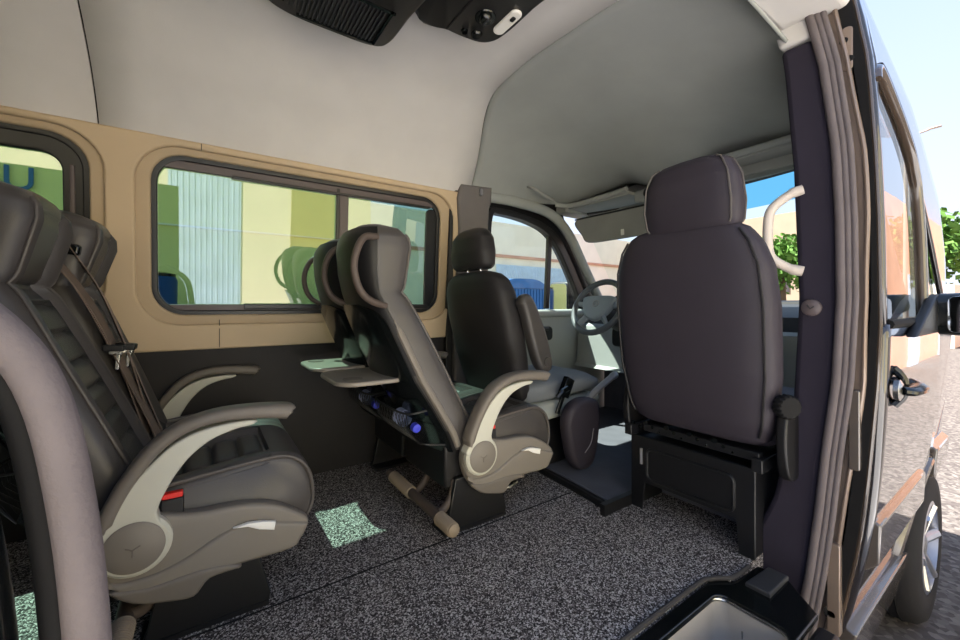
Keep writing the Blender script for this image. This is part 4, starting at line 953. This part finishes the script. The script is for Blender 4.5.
m = MB(); m.lathe([(0.001, 0.010), (0.016, 0.010), (0.02, 0.004), (0.021, 0)], (0.0, 0.10, -0.08), (0, 0, -1), 20); m.build('push_button', 'blackgloss', lc)
m = MB(); m.lathe([(0.001, 0.010), (0.010, 0.010), (0.012, 0.004), (0.013, 0)], (-0.045, 0.11, -0.078), (0, 0, -1), 16); m.build('push_button', 'blackgloss', lc)
m = MB(); m.box(-0.105, -0.100, -0.30, 0.135, -0.083, -0.076); m.build('panel_joint', 'rubber', lc)
dm = thing('dome_lamp', 'dark dome lamp with red lens at the centre above the windscreen', 'lamp', (2.262, 0.10, 1.545))
m = MB(); m.plate(rrect(-0.085, -0.022, 0.085, 0.03, 0.02), None, 0.03, 0.008, YZ(-0.012)); m.build('lamp_body', 'black', dm)
m = MB(); m.plate(rrect(-0.06, -0.018, -0.005, 0.002, 0.008), None, 0.01, 0.003, YZ(-0.028)); m.build('red_lens', 'red', dm)

# ================================================================= OUTSIDE
GZ = -0.60
m = MB(); m.box(-40, 80, -40, 60, GZ-0.1, GZ); struct(m.build('ground', 'asphalt'))
m = MB(); m.box(-12, 3.0, -6.6, -1.75, GZ-0.05, GZ+0.02); struct(m.build('ground_bounce_slab', 'bounce_slab'))  # added out of view, bounces sunlight through the door opening onto the headliner

def building(label, name='building'):
    return thing(name, label, 'building', (0, 0, GZ))
# facing building on the camera side (seen mirrored in the glass and the paint)
b1 = building('cream street building with pale blue metal door opposite the van, mirrored in the window')
m = MB(); m.box(-6, 4.5, -7.6, -6.6, 0, 4.2); m.build('wall', 'wallcream', b1)
m = MB(); m.box(-0.55, 0.62, -6.60, -6.55, 0, 3.6)
for k in range(13): m.tube([(-0.51+0.09*k, -6.545, 0.02), (-0.51+0.09*k, -6.545, 3.58)], 0.018, 6)
m.build('metal_door', 'bluedoor', b1)
m = MB(); m.box(1.55, 2.45, -6.62, -6.57, 1.3, 4.0); m.build('wall_shade_patch', 'facade_shade', b1)  # shaded part of the facade, painted as a darker slab
b2 = building('orange rendered building further up the street, mirrored in the door paint')
m = MB(); m.box(7.5, 26, -3.4, -2.6, 0, 4.0); m.build('wall', 'wallorange', b2)
for k in range(4):
    m = MB(); m.box(9+4*k, 10.0+4*k, -2.62, -2.56, 0.0, 2.2); m.build('door', 'bluedoor', b2)

# buildings across, seen through the left windows
b3 = building('pale green plastered wall beyond the left windows of the van')
m = MB(); m.box(-9, 2.2, 5.0, 5.4, 0, 4.2); m.build('wall', 'wallgreen', b3)
m = MB(); m.box(-9, 2.2, 4.97, 5.0, 2.45, 2.47); m.build('wall_joint', 'wallbeige', b3)
cu = bpy.data.curves.new('txt', 'FONT'); cu.body = 'SU'; cu.size = 0.36; cu.extrude = 0.01
to = bpy.data.objects.new('t', cu); COL.objects.link(to)
dg = bpy.context.evaluated_depsgraph_get(); dg.update()
me = bpy.data.meshes.new_from_object(to.evaluated_get(dg)); bpy.data.objects.remove(to)
me.materials.append(M['letter'])
to = bpy.data.objects.new('wall_lettering', me); COL.objects.link(to); to.parent = b3
to.matrix_local = Matrix.Translation((-1.90, 4.96, 2.68)) @ Matrix.Rotation(PI/2, 4, 'X')
b4 = building('long beige building seen through the driver door glass')
m = MB(); m.box(5, 30, 16.0, 16.4, 0, 6.0); m.build('wall', 'wallbeige', b4)
m = MB(); m.box(5, 30, 15.9, 16.0, 4.1, 4.25); m.build('ledge', 'wallorange', b4)
b5 = building('pale cream building closing the street ahead of the windscreen')
m = MB(); m.box(26, 27, 5.6, 15.6, 0, 6.5); m.build('wall', 'wallpeach', b5)
for k in range(3):
    m = MB(); m.box(25.96, 26.02, 7.0+3*k, 8.1+3*k, 2.2, 3.6); m.build('window', 'track', b5)
# blue sheet container
bc = thing('container', 'blue corrugated sheet metal container outside the driver door window', 'container', (6.95, 6.75, GZ))
m = MB(); m.box(-0.75, 0.75, 0.0, 1.2, 0, 1.95)
for k in range(14): m.box(-0.73+0.107*k, -0.68+0.107*k, -0.025, 0.0, 0.05, 1.90)
m.build('container_wall', 'bluebin', bc)
m = MB(); m.loft([[(x, y, 1.95 + 0.22*(1-(x/0.78)**4)) for x in bz(-0.78, 0.78, 12)] + [(0.78, y, 1.92), (-0.78, y, 1.92)] for y in (-0.05, 1.25)]); m.build('container_roof', 'bluebin', bc)
bs = thing('shutter', 'pale blue corrugated metal shutter left of the blue container', 'shutter', (16.5, 15.9, GZ))
m = MB(); m.box(-3.6, 3.6, -0.05, 0, 0, 3.7)
for k in range(50): m.tube([(-3.5+0.143*k, -0.06, 0.05), (-3.5+0.143*k, -0.06, 3.65)], 0.03, 6)
m.build('shutter_sheet', 'bluedoor', bs)
def barrel(x, y, r, h, label):
    t = thing('barrel', label, 'barrel', (x, y, GZ), 'blue barrels along the wall')
    m = MB(); m.lathe([(r*.92, 0), (r, 0.04), (r*.98, h*.3), (r*1.02, h*.33), (r*.98, h*.36), (r*.98, h*.64), (r*1.02, h*.67), (r*.98, h*.7), (r, h-.05), (r*.9, h)], (0, 0, 0), (0, 0, 1), 28); m.build('barrel_body', 'bluebar', t)
    m = MB(); m.lathe([(r*.93, 0), (r*.95, .03), (r*.6, .05), (0.001, .05)], (0, 0, h-.01), (0, 0, 1), 28); m.build('barrel_lid', 'blackgloss', t)
barrel(-0.46, 4.3, 0.22, 1.78, 'dark blue barrel behind the left edge of the big sliding window')
barrel(1.62, 4.3, 0.26, 1.75, 'dark blue barrel seen just left of the window-side headrest handle')
barrel(2.28, 4.3, 0.30, 1.5, 'dark blue barrel at the right-hand end of the big sliding window')

def tree(x, y, h, r, label, seed, grp=None):
    t = thing('tree', label, 'tree', (x, y, GZ), grp)
    rnd = random.Random(seed)
    m = MB(); m.tube(cr([(0, 0, 0), (0.05, 0.03, h*.3), (-0.04, 0.02, h*.6)], 4), [0.16, .15, .15, .14, .13, .12, .11, .1, .08], 8); m.build('trunk', 'bark', t)
    m = MB(); bm = m.bm
    for k in range(2600):
        a, b_, rr_ = rnd.uniform(0, 2*PI), math.acos(rnd.uniform(-1, 1)), r*(rnd.random()**0.4)*(0.75+0.25*math.sin(3*k*0.01))
        p = Vector((rr_*math.sin(b_)*math.cos(a), rr_*math.sin(b_)*math.sin(a), h*.66 + 0.85*rr_*math.cos(b_)))
        n = Vector((rnd.gauss(0, 1), rnd.gauss(0, 1), rnd.gauss(0, 1))).normalized(); u = n.orthogonal().normalized(); w = n.cross(u)
        s_ = rnd.uniform(0.08, 0.17)*r/1.6
        bm.faces.new([bm.verts.new(p + q) for q in (u*s_, w*s_*.6, -u*s_, -w*s_*.6)])
    m.build('foliage', 'leaf', t)
    return t
tree(27.5, 2.4, 6.2, 2.3, 'green tree beyond the van bonnet at the right picture edge', 3)
tree(16, 4.0, 4.4, 1.25, 'green tree seen through the windscreen beside the cream pillar handle', 5)
b6 = building('small pale house under the tree at the right picture edge')
m = MB(); m.box(21.0, 22.5, 0.75, 1.45, 0, 2.2); m.build('wall', 'wallbeige', b6)
sl = thing('street_lamp', 'pale street lamp arm reaching over the van roof against the sky', 'lamp', (24.0, 2.35, GZ))
m = MB(); m.tube([(0, 0, 0), (0, 0, 8.5)], [0.09, 0.06], 10); m.build('lamp_post', 'pole', sl)
m = MB(); m.tube(cr([(0, 0, 8.4), (0.05, -0.3, 8.5), (0.1, -0.65, 8.58)], 4), 0.045, 8); m.build('lamp_arm', 'pole', sl)
m = MB(); m.loft([[(0.1+a, y, 8.6+b_) for a, b_ in sell(w, 0.035, 2.5, 12)] for y, w in ((-0.60, 0.04), (-0.68, 0.09), (-0.92, 0.09), (-0.98, 0.05))]); m.build('lamp_head', 'pole', sl)

# ================================================================= LIGHT, SKY, CAMERA
w = bpy.data.worlds.new('world'); SC.world = w; w.use_nodes = True
nt = w.node_tree; bg = nt.nodes['Background']
tcw = nt.nodes.new('ShaderNodeTexCoord'); sepw = nt.nodes.new('ShaderNodeSeparateXYZ'); rw_ = nt.nodes.new('ShaderNodeValToRGB')
nt.links.new(tcw.outputs['Generated'], sepw.inputs['Vector']); nt.links.new(sepw.outputs['Z'], rw_.inputs['Fac'])
e = rw_.color_ramp.elements
e[0].position = 0.0; e[0].color = (0.74, 0.80, 0.93, 1)
e[1].position = 0.75; e[1].color = (0.36, 0.52, 0.88, 1)
nt.links.new(rw_.outputs['Color'], bg.inputs['Color']); bg.inputs['Strength'].default_value = 0.25
sd = bpy.data.lights.new('sun', 'SUN'); sd.energy = 3.4; sd.angle = math.radians(0.6); sd.color = (1.0, 0.97, 0.93)
so = bpy.data.objects.new('sun', sd); COL.objects.link(so)
so.rotation_euler = Vector((0.30, -0.47, -1.0)).to_track_quat('-Z', 'Y').to_euler()
so.location = (-3, 6, 10)

cam = bpy.data.cameras.new('camera'); co = bpy.data.objects.new('camera', cam); COL.objects.link(co)
co.location = (0, -1.28, 0.85)
cam.sensor_width = 36.0; cam.lens = 15.0; cam.shift_y = -14/960.0; cam.clip_start = 0.02; cam.clip_end = 300
co.rotation_euler = Vector((0.568, 0.823, 0)).to_track_quat('-Z', 'Y').to_euler()
SC.camera = co
SC.view_settings.view_transform = 'Standard'; SC.view_settings.look = 'None'
SC.view_settings.exposure = 2.6; SC.view_settings.gamma = 1.0; SC.view_settings.use_curve_mapping = False
try:
    SC.cycles.use_denoising = True
    SC.cycles.max_bounces = 10; SC.cycles.diffuse_bounces = 6; SC.cycles.transparent_max_bounces = 16
except Exception: pass
